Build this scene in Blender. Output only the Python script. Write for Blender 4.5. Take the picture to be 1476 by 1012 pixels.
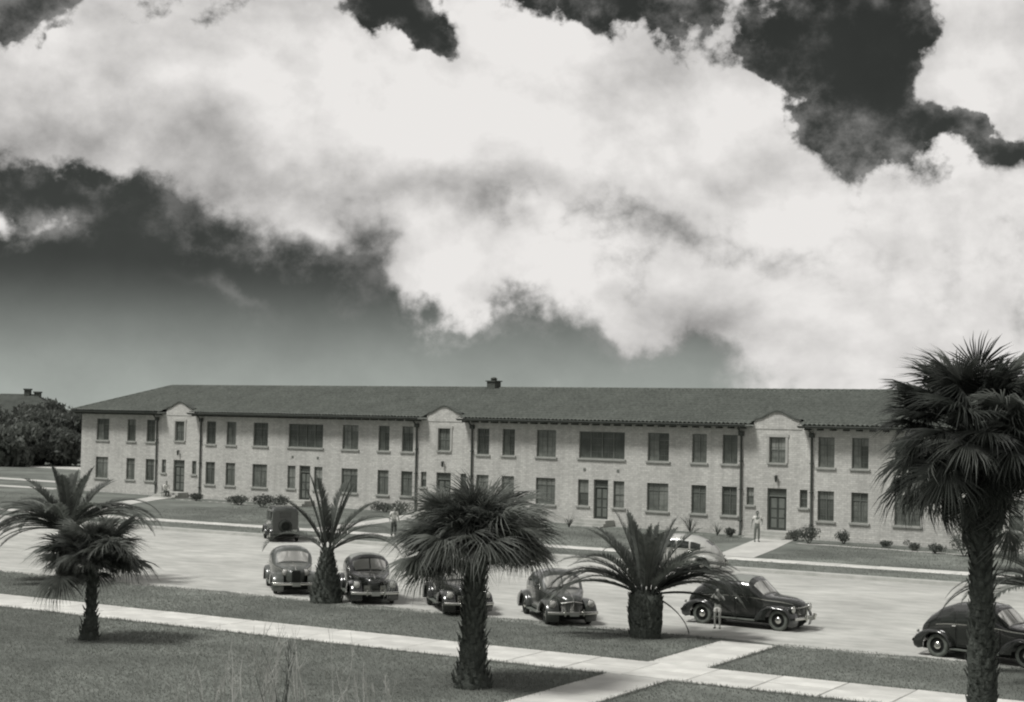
import bpy, bmesh, math, random
import numpy as np
from mathutils import Vector, Matrix, Euler
rnd = random.Random(7)
sc = bpy.context.scene
for o in list(bpy.data.objects): bpy.data.objects.remove(o)
COL = sc.collection
R = math.radians

# ------------------------------------------------------------------ camera
EYE = 7.0
F = 2300.0                                  # focal length in pixels of the 1476 px wide photograph
_vl = np.array([-3919., 16., F]); _vr = np.array([1359., 122., F])
_X = -_vl / np.linalg.norm(_vl)
_Y = _vr - (_vr @ _X) * _X; _Y /= np.linalg.norm(_Y)
_Z = np.cross(_X, _Y)
RW = np.array([_X, _Y, _Z])
if RW[2, 1] > 0: RW[2] *= -1
cam = bpy.data.cameras.new('camera'); camo = bpy.data.objects.new('camera', cam); COL.objects.link(camo)
cam.sensor_width = 36; cam.lens = 36 * F / 1476; cam.clip_start = .5; cam.clip_end = 9000
m = Matrix(((RW[0, 0], -RW[0, 1], -RW[0, 2], 0), (RW[1, 0], -RW[1, 1], -RW[1, 2], 0), (RW[2, 0], -RW[2, 1], -RW[2, 2], EYE), (0, 0, 0, 1)))
camo.matrix_world = m
sc.camera = camo

def ray(x, y): return RW @ np.array([x - 738., y - 506., F])
def G(x, y, z=0.0):
    d = ray(x, y); t = (z - EYE) / d[2]; return Vector((t * d[0], t * d[1], z))

# ------------------------------------------------------------------ exposure
sc.view_settings.view_transform = 'Standard'; sc.view_settings.look = 'None'
sc.view_settings.exposure = 0.38; sc.view_settings.gamma = 1.0; sc.view_settings.use_curve_mapping = False
sc.render.engine = 'CYCLES'
sc.cycles.filter_width = 2.1; sc.cycles.max_bounces = 6; sc.cycles.transparent_max_bounces = 8
try: sc.cycles.use_denoising = True
except Exception: pass

# ------------------------------------------------------------------ sun
SUN_AZ = math.atan2(-.55, -.80); SUN_EL = R(58)
sd = Vector((math.sin(SUN_AZ) * math.cos(SUN_EL), math.cos(SUN_AZ) * math.cos(SUN_EL), math.sin(SUN_EL)))
sl = bpy.data.lights.new('sun', 'SUN'); sl.energy = 2.4; sl.angle = R(13); sl.color = (1, .985, .95)
slo = bpy.data.objects.new('sun', sl); COL.objects.link(slo)
slo.rotation_euler = sd.to_track_quat('Z', 'Y').to_euler(); slo.location = (0, 0, 60)

# ------------------------------------------------------------------ world: dark red-filter sky with cumulus
W = bpy.data.worlds.new('World'); sc.world = W; W.use_nodes = True
nt = W.node_tree; nt.nodes.clear()
def nd(t, **k):
    n = nt.nodes.new(t)
    for a, b in k.items(): setattr(n, a, b)
    return n
def MA(op, a, b=None, c=None, clamp=False):
    n = nd('ShaderNodeMath', operation=op); n.use_clamp = clamp
    for i, v in enumerate((a, b, c)):
        if v is None: continue
        if isinstance(v, (int, float)): n.inputs[i].default_value = v
        else: nt.links.new(v, n.inputs[i])
    return n.outputs[0]
def DOT(v, c):
    n = nd('ShaderNodeVectorMath', operation='DOT_PRODUCT'); nt.links.new(v, n.inputs[0]); n.inputs[1].default_value = c
    return n.outputs['Value']
def NOISE(vec, scale, det, rough, off=(0, 0, 0), sz=1.0, dist=0.0):
    mp = nd('ShaderNodeMapping'); mp.inputs['Location'].default_value = off; mp.inputs['Scale'].default_value = (1, 1, sz)
    nt.links.new(vec, mp.inputs['Vector'])
    n = nd('ShaderNodeTexNoise'); n.inputs['Scale'].default_value = scale; n.inputs['Detail'].default_value = det
    n.inputs['Roughness'].default_value = rough; n.inputs['Distortion'].default_value = dist
    nt.links.new(mp.outputs[0], n.inputs['Vector'])
    return n.outputs['Fac']
def SSTEP(x, a, b):
    n = nd('ShaderNodeMapRange', interpolation_type='SMOOTHSTEP'); nt.links.new(x, n.inputs[0])
    n.inputs[1].default_value = a; n.inputs[2].default_value = b
    return n.outputs[0]
tc = nd('ShaderNodeTexCoord'); D = tc.outputs['Generated']
yaw = R(-30.436)
fwd = (math.sin(yaw), math.cos(yaw), 0); rgt = (math.cos(yaw), -math.sin(yaw), 0)
az = MA('ARCTAN2', DOT(D, rgt), DOT(D, fwd))
dz = DOT(D, (0, 0, 1))
el = MA('ARCSINE', dz)
# warp the cloud map a little so that no bank keeps a clean outline
wx = MA('MULTIPLY', MA('SUBTRACT', NOISE(D, 11, 8, .56, (3.1, 0, 0)), .5), .15)
wy = MA('MULTIPLY', MA('SUBTRACT', NOISE(D, 11, 8, .56, (0, 7.7, 0)), .5), .12)
azw = MA('ADD', az, wx); elw = MA('ADD', el, wy)
def dirae(x, y):
    d = ray(x, y); d = d / np.linalg.norm(d)
    a = math.atan2(d[0] * rgt[0] + d[1] * rgt[1], d[0] * fwd[0] + d[1] * fwd[1]); return a, math.asin(d[2])
def blobs(lst, A, E, gain=1.0):
    acc = None
    for (x, y, rx, ry, amp, rot) in lst:
        a, e = dirae(x, y); cr, sr = math.cos(R(rot)), math.sin(R(rot))
        da = MA('SUBTRACT', A, a); de = MA('SUBTRACT', E, e)
        p = MA('MULTIPLY', MA('ADD', MA('MULTIPLY', da, cr), MA('MULTIPLY', de, -sr)), F / rx)
        q = MA('MULTIPLY', MA('ADD', MA('MULTIPLY', da, sr), MA('MULTIPLY', de, cr)), F / ry)
        r2 = MA('ADD', MA('MULTIPLY', p, p), MA('MULTIPLY', q, q))
        g = MA('MULTIPLY', MA('EXPONENT', MA('MULTIPLY', r2, -1.0)), amp * gain)
        acc = g if acc is None else MA('ADD', acc, g)
    return acc
BL = [  # banks and gaps of the sky: direction (as photo position), radii, strength, tilt
 (0, 10, 80, 45, -1.5, 0), (85, 78, 40, 22, -.75, -30),
 (592, -22, 70, 38, -2.2, 0), (850, -10, 55, 44, -1.8, 0), (945, 35, 38, 28, -.95, 0), (1025, 2, 36, 28, -1.3, 0), (1075, 10, 30, 60, .7, 0), (905, 30, 18, 50, .5, 0), (1090, 120, 60, 30, .5, 0),
 (1200, 78, 78, 55, -1.6, 20), (1276, 45, 48, 66, -1.1, 0), (1235, 165, 55, 62, -1.3, 0), (1300, 228, 75, 46, -1.9, 0), (1420, 186, 75, 30, -1.6, 0), (1100, 72, 34, 22, -.9, 0),
 (55, 262, 65, 48, -1.6, 0), (135, 300, 70, 42, -1.0, 20),
 (120, 430, 330, 95, -2.0, 6), (380, 430, 170, 62, -1.3, 5), (505, 365, 60, 30, -.8, 0), (600, 525, 420, 62, -1.9, 3), (800, 538, 170, 42, -1.2, 4), (150, 540, 420, 80, -1.6, 0), (-250, 420, 300, 120, -1.2, 0),
 (0, 302, 38, 40, 2.3, 0), (85, 338, 42, 26, 1.7, 0),
 (360, 130, 380, 115, 1.0, 4), (160, 190, 150, 60, .7, 0), (250, 245, 160, 45, .8, 8), (430, 300, 130, 45, .6, 10),
 (950, 260, 420, 150, 1.1, 0), (640, 405, 125, 46, 2.2, 6), (1000, 440, 300, 62, 1.6, 6), (1350, 400, 260, 140, 1.3, 0), (1440, 70, 95, 85, 1.1, 0),
 (1230, 540, 260, 70, 2.0, 0), (1050, 470, 160, 40, 1.2, 10), (1080, 490, 150, 28, .5, 4), (700, 90, 150, 70, .8, 0)]
bl = blobs(BL, azw, elw, .8)
n1 = NOISE(D, 7.5, 9, .56, (1.3, 2.2, .4), 1.25, .3)
n2 = NOISE(D, 24, 10, .64, (5.3, 2.2, 1.4), 1.15)
def BILLOW(scale, off): return MA('SUBTRACT', MA('MULTIPLY', MA('ABSOLUTE', MA('SUBTRACT', NOISE(D, scale, 5, .5, off, 1.1), .5)), 5.0), .42)
nn = MA('ADD', MA('MULTIPLY', MA('SUBTRACT', n1, .5), 2.2), MA('ADD', MA('MULTIPLY', BILLOW(26, (9.1, 4.2, 1.1)), .42), MA('MULTIPLY', MA('SUBTRACT', n2, .5), 1.3)))
fld = MA('ADD', MA('ADD', bl, nn), .22)
soft = MA('MULTIPLY', SSTEP(el, .19, .07), 1.3)                    # lower banks have softer undersides
n = nd('ShaderNodeMapRange', interpolation_type='SMOOTHSTEP'); nt.links.new(fld, n.inputs[0]); n.inputs[1].default_value = -.05
nt.links.new(MA('ADD', soft, .34), n.inputs[2]); mask = n.outputs[0]
# faint veil and wisp in the open blue
veil = MA('MULTIPLY', MA('MULTIPLY', SSTEP(fld, -1.1, .3), SSTEP(n2, .40, .66)), .30)
wisp = MA('MULTIPLY', blobs([(330, 445, 70, 12, 1, 12), (290, 425, 25, 12, .7, 30)], azw, elw), .10)
mask2 = MA('MAXIMUM', mask, MA('ADD', veil, wisp))
# cloud body: relief from two offset samples of the same noise, greyer hollows
n1b = NOISE(D, 7.5, 9, .56, (1.3 + .05, 2.2 + .02, .4 - .07), 1.25, .3)
n3 = NOISE(D, 20, 6, .55, (8.3, 1.2, 3.4), 1.3)
n3b = NOISE(D, 20, 6, .55, (8.3 + .02, 1.2 + .01, 3.4 - .03), 1.3)
rel = MA('ADD', MA('MULTIPLY', MA('SUBTRACT', n1, n1b), 1.0), MA('MULTIPLY', MA('SUBTRACT', n3, n3b), .5))
hol = blobs([(300, 205, 180, 62, .13, 10), (120, 190, 120, 40, .14, 0), (560, 285, 330, 44, .17, 6), (700, 290, 160, 40, .08, 0), (1060, 260, 120, 40, .06, 0),
             (300, 330, 170, 40, .15, 12), (1080, 500, 200, 25, .08, 0), (880, 480, 140, 25, .10, 5)], azw, elw)
edge = MA('MULTIPLY', SSTEP(fld, 1.5, .05), MA('ADD', .05, MA('MULTIPLY', SSTEP(el, .18, .08), .16)))
lum = MA('SUBTRACT', MA('ADD', .595, MA('MULTIPLY', rel, .66)), MA('ADD', hol, edge))
lum = MA('MINIMUM', MA('MAXIMUM', lum, .12), .635)
sky = nd('ShaderNodeTexSky', sky_type='NISHITA'); sky.sun_disc = False
sky.sun_elevation = SUN_EL; sky.sun_rotation = SUN_AZ; sky.altitude = 0; sky.air_density = 1.0; sky.dust_density = 2.0
sep = nd('ShaderNodeSeparateColor'); nt.links.new(sky.outputs[0], sep.inputs[0])
red = sep.outputs['Red']                                            # red-filtered black-and-white film: the blue goes dark
blue = MA('MULTIPLY', red, .135)
haze_h = MA('MULTIPLY', SSTEP(el, .095, -.005), 2.8)
blue = MA('MULTIPLY', MA('ADD', blue, haze_h), MA('ADD', .72, MA('ADD', MA('MULTIPLY', n3, .34), MA('MULTIPLY', n2, .22))))
def tint(val, c):
    cb = nd('ShaderNodeCombineColor')
    for i in range(3): nt.links.new(MA('MULTIPLY', val, c[i]), cb.inputs[i])
    return cb.outputs[0]
mx = nd('ShaderNodeMix', data_type='RGBA')
nt.links.new(mask2, mx.inputs[0]); nt.links.new(tint(blue, (.93, 1.0, .93)), mx.inputs[6]); nt.links.new(tint(MA('MULTIPLY', lum, 10.0), (1.0, .975, .95)), mx.inputs[7])
bg = nd('ShaderNodeBackground'); bg.inputs[1].default_value = .1; nt.links.new(mx.outputs[2], bg.inputs[0])
wo = nd('ShaderNodeOutputWorld'); nt.links.new(bg.outputs[0], wo.inputs[0])
W.cycles.sampling_method = 'MANUAL'; W.cycles.sample_map_resolution = 512

# ------------------------------------------------------------------ helpers
def tone(v):
    a = min(1, max(0, (v - .05) / .4))
    lo = (.90, 1.0, .89); hi = (1.0, .997, .945)
    return tuple(v * (lo[i] * (1 - a) + hi[i] * a) for i in range(3)) + (1,)
MATS = {}
def mat(name, v, rough=.8, var=.25, scale=3.0, det=6, bump=0.0, bscale=None, spec=.3, metal=0, coat=0, coords='Object', v2=None, scale2=None, stretch=(1, 1, 1), brick=None, wave=None):
    """grey paint-like material whose tone wanders between v*(1-var) and v*(1+var)"""
    if name in MATS: return MATS[name]
    M_ = bpy.data.materials.new(name); M_.use_nodes = True; t = M_.node_tree; b = t.nodes['Principled BSDF']
    b.inputs['Roughness'].default_value = rough; b.inputs['Specular IOR Level'].default_value = spec; b.inputs['Metallic'].default_value = metal
    b.inputs['Coat Weight'].default_value = coat; b.inputs['Coat Roughness'].default_value = .08
    co = t.nodes.new('ShaderNodeTexCoord'); mp = t.nodes.new('ShaderNodeMapping'); mp.inputs['Scale'].default_value = stretch
    t.links.new(co.outputs[coords], mp.inputs[0])
    no = t.nodes.new('ShaderNodeTexNoise'); no.inputs['Scale'].default_value = scale; no.inputs['Detail'].default_value = det; no.inputs['Roughness'].default_value = .62
    t.links.new(mp.outputs[0], no.inputs['Vector'])
    rp = t.nodes.new('ShaderNodeValToRGB'); rp.color_ramp.elements[0].position = .28; rp.color_ramp.elements[1].position = .72
    rp.color_ramp.elements[0].color = tone(v * (1 - var)); rp.color_ramp.elements[1].color = tone(v * (1 + var))
    t.links.new(no.outputs['Fac'], rp.inputs[0]); out = rp.outputs[0]; hgt = no.outputs['Fac']
    if scale2:
        n2_ = t.nodes.new('ShaderNodeTexNoise'); n2_.inputs['Scale'].default_value = scale2; n2_.inputs['Detail'].default_value = 4
        t.links.new(co.outputs[coords], n2_.inputs['Vector'])
        r2 = t.nodes.new('ShaderNodeValToRGB'); r2.color_ramp.elements[0].position = .35; r2.color_ramp.elements[1].position = .7
        a_ = v2 if v2 else .3
        r2.color_ramp.elements[0].color = (1 - a_, 1 - a_, 1 - a_, 1); r2.color_ramp.elements[1].color = (1 + a_ * .6, 1 + a_ * .6, 1 + a_ * .6, 1)
        t.links.new(n2_.outputs['Fac'], r2.inputs[0])
        mm = t.nodes.new('ShaderNodeMix'); mm.data_type = 'RGBA'; mm.blend_type = 'MULTIPLY'; mm.inputs[0].default_value = 1; mm.clamp_result = False
        t.links.new(out, mm.inputs[6]); t.links.new(r2.outputs[0], mm.inputs[7]); out = mm.outputs[2]
    if brick:
        bw, bh, dk = brick
        bt = t.nodes.new('ShaderNodeTexBrick'); bt.inputs['Scale'].default_value = 1; bt.inputs['Brick Width'].default_value = bw; bt.inputs['Row Height'].default_value = bh
        bt.inputs['Mortar Size'].default_value = .012; bt.inputs['Color1'].default_value = (1, 1, 1, 1); bt.inputs['Color2'].default_value = (.80, .80, .80, 1); bt.inputs['Mortar'].default_value = (dk, dk, dk, 1)
        m2 = t.nodes.new('ShaderNodeMapping'); m2.inputs['Rotation'].default_value = (R(90), 0, 0); t.links.new(co.outputs[coords], m2.inputs[0]); t.links.new(m2.outputs[0], bt.inputs['Vector'])
        mm = t.nodes.new('ShaderNodeMix'); mm.data_type = 'RGBA'; mm.blend_type = 'MULTIPLY'; mm.inputs[0].default_value = 1
        t.links.new(out, mm.inputs[6]); t.links.new(bt.outputs['Color'], mm.inputs[7]); out = mm.outputs[2]
    t.links.new(out, b.inputs['Base Color'])
    if bump:
        bn = t.nodes.new('ShaderNodeTexNoise'); bn.inputs['Scale'].default_value = bscale or scale * 4; bn.inputs['Detail'].default_value = 5
        t.links.new(mp.outputs[0], bn.inputs['Vector'])
        bp = t.nodes.new('ShaderNodeBump'); bp.inputs['Strength'].default_value = bump; bp.inputs['Distance'].default_value = .05
        t.links.new(bn.outputs['Fac'], bp.inputs['Height']); t.links.new(bp.outputs[0], b.inputs['Normal'])
    MATS[name] = M_
    return M_
def leafmat(name, v, var=.35, rough=.55):
    if name in MATS: return MATS[name]
    M_ = mat(name, v, rough, var, 1.7, 3, spec=.35)
    t = M_.node_tree; b = t.nodes['Principled BSDF']
    oi = t.nodes.new('ShaderNodeObjectInfo'); mr = t.nodes.new('ShaderNodeMapRange'); mr.inputs[3].default_value = .7; mr.inputs[4].default_value = 1.35
    t.links.new(oi.outputs['Random'], mr.inputs[0])
    src = b.inputs['Base Color'].links[0].from_socket
    mm = t.nodes.new('ShaderNodeVectorMath'); mm.operation = 'SCALE'; t.links.new(src, mm.inputs[0]); t.links.new(mr.outputs[0], mm.inputs['Scale'])
    t.links.new(mm.outputs[0], b.inputs['Base Color'])
    tr = t.nodes.new('ShaderNodeBsdfTranslucent'); t.links.new(mm.outputs[0], tr.inputs[0])
    mi = t.nodes.new('ShaderNodeMixShader'); mi.inputs[0].default_value = .44
    out = t.nodes['Material Output']; t.links.new(b.outputs[0], mi.inputs[1]); t.links.new(tr.outputs[0], mi.inputs[2]); t.links.new(mi.outputs[0], out.inputs[0])
    return M_

class MB:
    def __init__(s): s.v = []; s.f = []
    def add(s, vs, fs):
        o = len(s.v); s.v += [tuple(p) for p in vs]; s.f += [tuple(i + o for i in f) for f in fs]; return s
    def box(s, x0, x1, y0, y1, z0, z1):
        return s.add([(x0, y0, z0), (x1, y0, z0), (x1, y1, z0), (x0, y1, z0), (x0, y0, z1), (x1, y0, z1), (x1, y1, z1), (x0, y1, z1)],
                     [(0, 3, 2, 1), (4, 5, 6, 7), (0, 1, 5, 4), (1, 2, 6, 5), (2, 3, 7, 6), (3, 0, 4, 7)])
    def quad(s, a, b, c, d): return s.add([a, b, c, d], [(0, 1, 2, 3)])
    def tube(s, pts, rad, n=8, cap=True):
        pts = [Vector(p) for p in pts]; rings = []
        if not hasattr(rad, '__len__'): rad = [rad] * len(pts)
        o = len(s.v); up = Vector((0, 0, 1))
        for i, p in enumerate(pts):
            d = (pts[min(i + 1, len(pts) - 1)] - pts[max(i - 1, 0)]).normalized()
            a = d.cross(up if abs(d.z) < .9 else Vector((1, 0, 0))).normalized(); b = d.cross(a)
            for k in range(n):
                t = 2 * math.pi * k / n
                s.v.append(tuple(p + (a * math.cos(t) + b * math.sin(t)) * rad[i]))
        for i in range(len(pts) - 1):
            for k in range(n):
                k2 = (k + 1) % n
                s.f.append((o + i * n + k, o + i * n + k2, o + (i + 1) * n + k2, o + (i + 1) * n + k))
        if cap:
            s.f.append(tuple(o + k for k in range(n))[::-1]); s.f.append(tuple(o + (len(pts) - 1) * n + k for k in range(n)))
        return s
    def lathe(s, prof, n=20, axis='z', org=(0, 0, 0)):
        """prof: (radius, height)"""
        o = len(s.v); m_ = len(prof); org = Vector(org)
        for (r, h) in prof:
            for k in range(n):
                t = 2 * math.pi * k / n; c, q = r * math.cos(t), r * math.sin(t)
                p = (c, q, h) if axis == 'z' else ((h, c, q) if axis == 'x' else (c, h, q))
                s.v.append(tuple(org + Vector(p)))
        for i in range(m_ - 1):
            for k in range(n):
                k2 = (k + 1) % n
                s.f.append((o + i * n + k, o + i * n + k2, o + (i + 1) * n + k2, o + (i + 1) * n + k))
        return s
    def grid(s, rows):
        o = len(s.v); m_ = len(rows[0])
        for r in rows: s.v += [tuple(p) for p in r]
        for i in range(len(rows) - 1):
            for k in range(m_ - 1):
                s.f.append((o + i * m_ + k, o + i * m_ + k + 1, o + (i + 1) * m_ + k + 1, o + (i + 1) * m_ + k))
        return s
    def mesh(s, name, material, smooth=False, fixn=False):
        me = bpy.data.meshes.new(name); me.from_pydata(s.v, [], s.f)
        if fixn:
            bm = bmesh.new(); bm.from_mesh(me); bmesh.ops.recalc_face_normals(bm, faces=bm.faces); bm.to_mesh(me); bm.free()
        if smooth: me.polygons.foreach_set('use_smooth', [True] * len(me.polygons))
        if material: me.materials.append(material)
        me.update(); return me
    def build(s, name, material, parent=None, smooth=False, fixn=False, bevel=0):
        o = bpy.data.objects.new(name, s.mesh(name, material, smooth, fixn)); COL.objects.link(o)
        if parent: o.parent = parent
        if bevel:
            b = o.modifiers.new('bevel', 'BEVEL'); b.width = bevel; b.segments = 2; b.limit_method = 'ANGLE'
        return o
def link(name, me, parent=None, loc=(0, 0, 0), rot=(0, 0, 0), scale=(1, 1, 1)):
    o = bpy.data.objects.new(name, me); COL.objects.link(o); o.parent = parent
    o.location = loc; o.rotation_euler = rot; o.scale = scale; return o
def tag(o, label=None, cat=None, group=None, kind=None):
    if label: o['label'] = label
    if cat: o['category'] = cat
    if group: o['group'] = group
    if kind: o['kind'] = kind
    return o
def empty(name, loc, rz=0, label=None, cat=None, group=None):
    o = bpy.data.objects.new(name, None); COL.objects.link(o); o.location = loc; o.rotation_euler = (0, 0, rz); o.empty_display_size = .3
    return tag(o, label, cat, group)

# ------------------------------------------------------------------ materials
M_lawn = mat('lawn', .185, .95, .26, .8, 10, .6, 14, spec=.1, v2=.34, scale2=.16)
M_lawn_far = M_lawn
M_grass = mat('grass_blades', .25, .9, .2, .9, 4, spec=.05)
M_road = mat('sandy_road', .47, .95, .21, 1.1, 12, .6, 9, spec=.1, v2=.17, scale2=.24, stretch=(.7, 1.5, 1))
M_conc = mat('concrete', .52, .9, .10, 2.2, 8, .15, 20, spec=.2, v2=.10, scale2=.5)
M_joint = mat('joint_soil', .10, .95, .3, 4)
M_kerb = mat('kerb_concrete', .40, .9, .2, 1.5, 6, .2, spec=.2)
M_soil = mat('bed_soil', .15, .95, .3, 1.2, 8, .6, 6)
M_wall = mat('painted_brick', .60, .9, .17, 7.0, 8, .3, 12, spec=.15, v2=.09, scale2=.3, brick=(.34, .12, .72))
t = M_wall.node_tree; _b = t.nodes['Principled BSDF']; _c = t.nodes.new('ShaderNodeTexCoord'); _m = t.nodes.new('ShaderNodeMapping'); _m.inputs['Scale'].default_value = (2.2, 2.2, .12)
t.links.new(_c.outputs['Object'], _m.inputs[0]); _n = t.nodes.new('ShaderNodeTexNoise'); _n.inputs['Scale'].default_value = 1.0; _n.inputs['Detail'].default_value = 5; t.links.new(_m.outputs[0], _n.inputs['Vector'])
_r = t.nodes.new('ShaderNodeMapRange'); _r.inputs[1].default_value = .32; _r.inputs[2].default_value = .56; _r.inputs[3].default_value = .87; _r.inputs[4].default_value = 1.0; t.links.new(_n.outputs['Fac'], _r.inputs[0])
_s = t.nodes.new('ShaderNodeVectorMath'); _s.operation = 'SCALE'; t.links.new(_b.inputs['Base Color'].links[0].from_socket, _s.inputs[0]); t.links.new(_r.outputs[0], _s.inputs['Scale']); t.links.new(_s.outputs[0], _b.inputs['Base Color'])
M_trim = mat('stucco_trim', .42, .9, .1, 2.5, 6, .15, spec=.15)
M_sill = mat('stone_sill', .34, .9, .15, 2.5)
t = M_grass.node_tree; _tr = t.nodes.new('ShaderNodeBsdfTranslucent'); _tr.inputs[0].default_value = tone(.27); _mi = t.nodes.new('ShaderNodeMixShader'); _mi.inputs[0].default_value = .45
t.links.new(t.nodes['Principled BSDF'].outputs[0], _mi.inputs[1]); t.links.new(_tr.outputs[0], _mi.inputs[2]); t.links.new(_mi.outputs[0], t.nodes['Material Output'].inputs[0])
M_roof = mat('clay_tile', .122, .85, .30, 4.0, 8, .3, 9, spec=.2, v2=.12, scale2=.5)
M_coping = mat('dark_coping', .085, .85, .3, 2)
M_gutter = mat('gutter_metal', .055, .6, .25, 1.5)
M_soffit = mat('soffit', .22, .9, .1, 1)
M_pipe = mat('pipe_metal', .075, .6, .25, 1.2)
M_frame = mat('window_frame', .15, .7, .2, 2)
M_door = mat('door_wood', .055, .6, .3, 2, stretch=(6, 6, 1))
def glassmat(name, v):
    return mat(name, v, .10, .45, .9, 4, spec=.5)
M_glass = [glassmat('window_glass_dark', .085), glassmat('window_glass', .14), glassmat('window_glass_pale', .20)]
M_paneblind = glassmat('glass_with_blind', .26); M_blind = mat('drawn_blind', .19, .9, .12, 2, stretch=(1, 1, 12))
M_trunk = mat('palm_trunk', .075, .95, .45, 5, 6, .9, 18, spec=.1)
M_boot = mat('palm_boot', .095, .95, .5, 6, 6, .6, 18, spec=.1)
M_fan = leafmat('fan_frond', .19)
M_fand = leafmat('fan_frond_dark', .062)
M_dead = leafmat('dry_frond', .13)
M_date = leafmat('date_frond', .145)
M_petiole = mat('petiole', .10, .7, .3, 3)
M_leafA = leafmat('tree_leaf', .15); M_leafB = leafmat('shrub_leaf', .135); M_bark = mat('bark', .07, .95, .35, 5, 6, .6)
M_twig = mat('bare_twig', .42, .9, .2, 6)
M_twigd = mat('dark_twig', .06, .9, .2, 6)

# ------------------------------------------------------------------ setting
def sheet(name, x0, x1, y0, y1, z, material, nx=1, ny=1):
    b = MB(); b.grid([[(x0 + (x1 - x0) * i / nx, y0 + (y1 - y0) * j / ny, z) for i in range(nx + 1)] for j in range(ny + 1)])
    return tag(b.build(name, material), kind='structure')
sheet('lawn', -4000, 4000, -600, 6500, 0, M_lawn)
# sandy road with ragged turf edge towards the camera
def edge_noise(x, seed): return .16 * math.sin(x * .9 + seed) + .10 * math.sin(x * 2.3 + seed * 2) + .07 * math.sin(x * 5.1 + seed * 3)
b = MB(); xs = np.arange(-330, 90, .35)
b.grid([[(x, 47.95 + edge_noise(x, 1), .006) for x in xs], [(x, 70.15, .006) for x in xs]])
tag(b.build('road', M_road), kind='structure')
# worn, half-grassed fringe between lawn and road
M_fringe = mat('worn_verge', .24, .95, .45, 1.3, 8, .4, 10, spec=.1)
b = MB(); b.grid([[(x, 47.4 + edge_noise(x, 4) * 1.3, .003) for x in xs], [(x, 48.6, .003) for x in xs]])
tag(b.build('verge', M_fringe), kind='structure')
# far kerb, gutter, verge strip
b = MB(); prof = [(70.12, 0), (70.15, .15), (70.22, .17), (70.62, .17), (70.64, 0)]
b.grid([[(-330, y, z) for y, z in prof], [(90, y, z) for y, z in prof]])
tag(b.build('kerb', M_kerb), kind='structure')
tag(MB().box(-330, 90, 70.64, 74.2, -.2, .13).build('grass_verge', M_lawn), kind='structure')
tag(MB().box(-330, 90, 75.75, 110, -.2, .135).build('far_lawn', M_lawn), kind='structure')

slab_cache = {}
def slab_mesh(w, d, hgt, material, k=0):
    key = (round(w, 3), round(d, 3), hgt, k)
    if key not in slab_cache:
        r_ = random.Random(hash(key) & 0xffff); c = .012
        b = MB(); j = lambda: r_.uniform(-.004, .004)
        b.add([(-w / 2 + j(), -d / 2 + j(), 0), (w / 2 + j(), -d / 2 + j(), 0), (w / 2 + j(), d / 2 + j(), 0), (-w / 2 + j(), d / 2 + j(), 0),
               (-w / 2, -d / 2, hgt - c), (w / 2, -d / 2, hgt - c), (w / 2, d / 2, hgt - c), (-w / 2, d / 2, hgt - c),
               (-w / 2 + c, -d / 2 + c, hgt), (w / 2 - c, -d / 2 + c, hgt), (w / 2 - c, d / 2 - c, hgt), (-w / 2 + c, d / 2 - c, hgt)],
              [(0, 1, 5, 4), (1, 2, 6, 5), (2, 3, 7, 6), (3, 0, 4, 7), (4, 5, 9, 8), (5, 6, 10, 9), (6, 7, 11, 10), (7, 4, 8, 11), (8, 9, 10, 11)])
        slab_cache[key] = b.mesh('slab', material)
    return slab_cache[key]
def slabs(parent, pts, w, d, hgt, material, tilt=.004):
    for (x, y, z) in pts:
        link('slab', slab_mesh(w, d, hgt, material, rnd.randrange(3)), parent, (x, y, z + rnd.uniform(-.004, .004)), (rnd.gauss(0, tilt), rnd.gauss(0, tilt * .6), 0))
M_slabs = mat('footpath_slab', .60, .9, .10, 1.6, 8, .2, 18, spec=.2, coords='Object', v2=.12, scale2=.6)
# slabs share a mesh, so let every slab drift in tone
t = M_slabs.node_tree; bs = t.nodes['Principled BSDF']; oi = t.nodes.new('ShaderNodeObjectInfo'); mr = t.nodes.new('ShaderNodeMapRange'); mr.inputs[3].default_value = .86; mr.inputs[4].default_value = 1.08
t.links.new(oi.outputs['Random'], mr.inputs[0]); mm = t.nodes.new('ShaderNodeVectorMath'); mm.operation = 'SCALE'; t.links.new(bs.inputs['Base Color'].links[0].from_socket, mm.inputs[0]); t.links.new(mr.outputs[0], mm.inputs['Scale']); t.links.new(mm.outputs[0], bs.inputs['Base Color'])
fp = tag(MB().box(-75, 20, 39.36, 41.94, -.2, .012).build('footpath', M_joint), kind='structure')
pts = []
for i in range(45):
    for yy in (40.02, 41.28): pts.append((-66 + i * 1.86 + .93, yy, .0))
slabs(fp, pts, 1.83, 1.225, .05, M_slabs)
cp = tag(MB().box(-19.92, -18.02, 16, 39.35, -.2, .010).build('cross_path', M_joint), kind='structure')
tag(cp, None)
slabs(cp, [(-18.97, 38.5 - i * 1.7, 0) for i in range(13)], 1.86, 1.67, .05, M_slabs)
slabs(cp, [(-18.97, 42.85 + i * 1.78, 0) for i in range(3)], 1.86, 1.75, .05, M_slabs)
MB().box(-19.92, -18.02, 41.95, 47.7, -.2, .010).build('path_bed', M_joint, cp)
fw = tag(MB().box(-200, 60, 74.22, 75.73, -.2, .135).build('pavement', M_joint), kind='structure')
slabs(fw, [(-150 + i * 1.9, 74.975, .10) for i in range(90)], 1.875, 1.47, .055, M_slabs)

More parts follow.
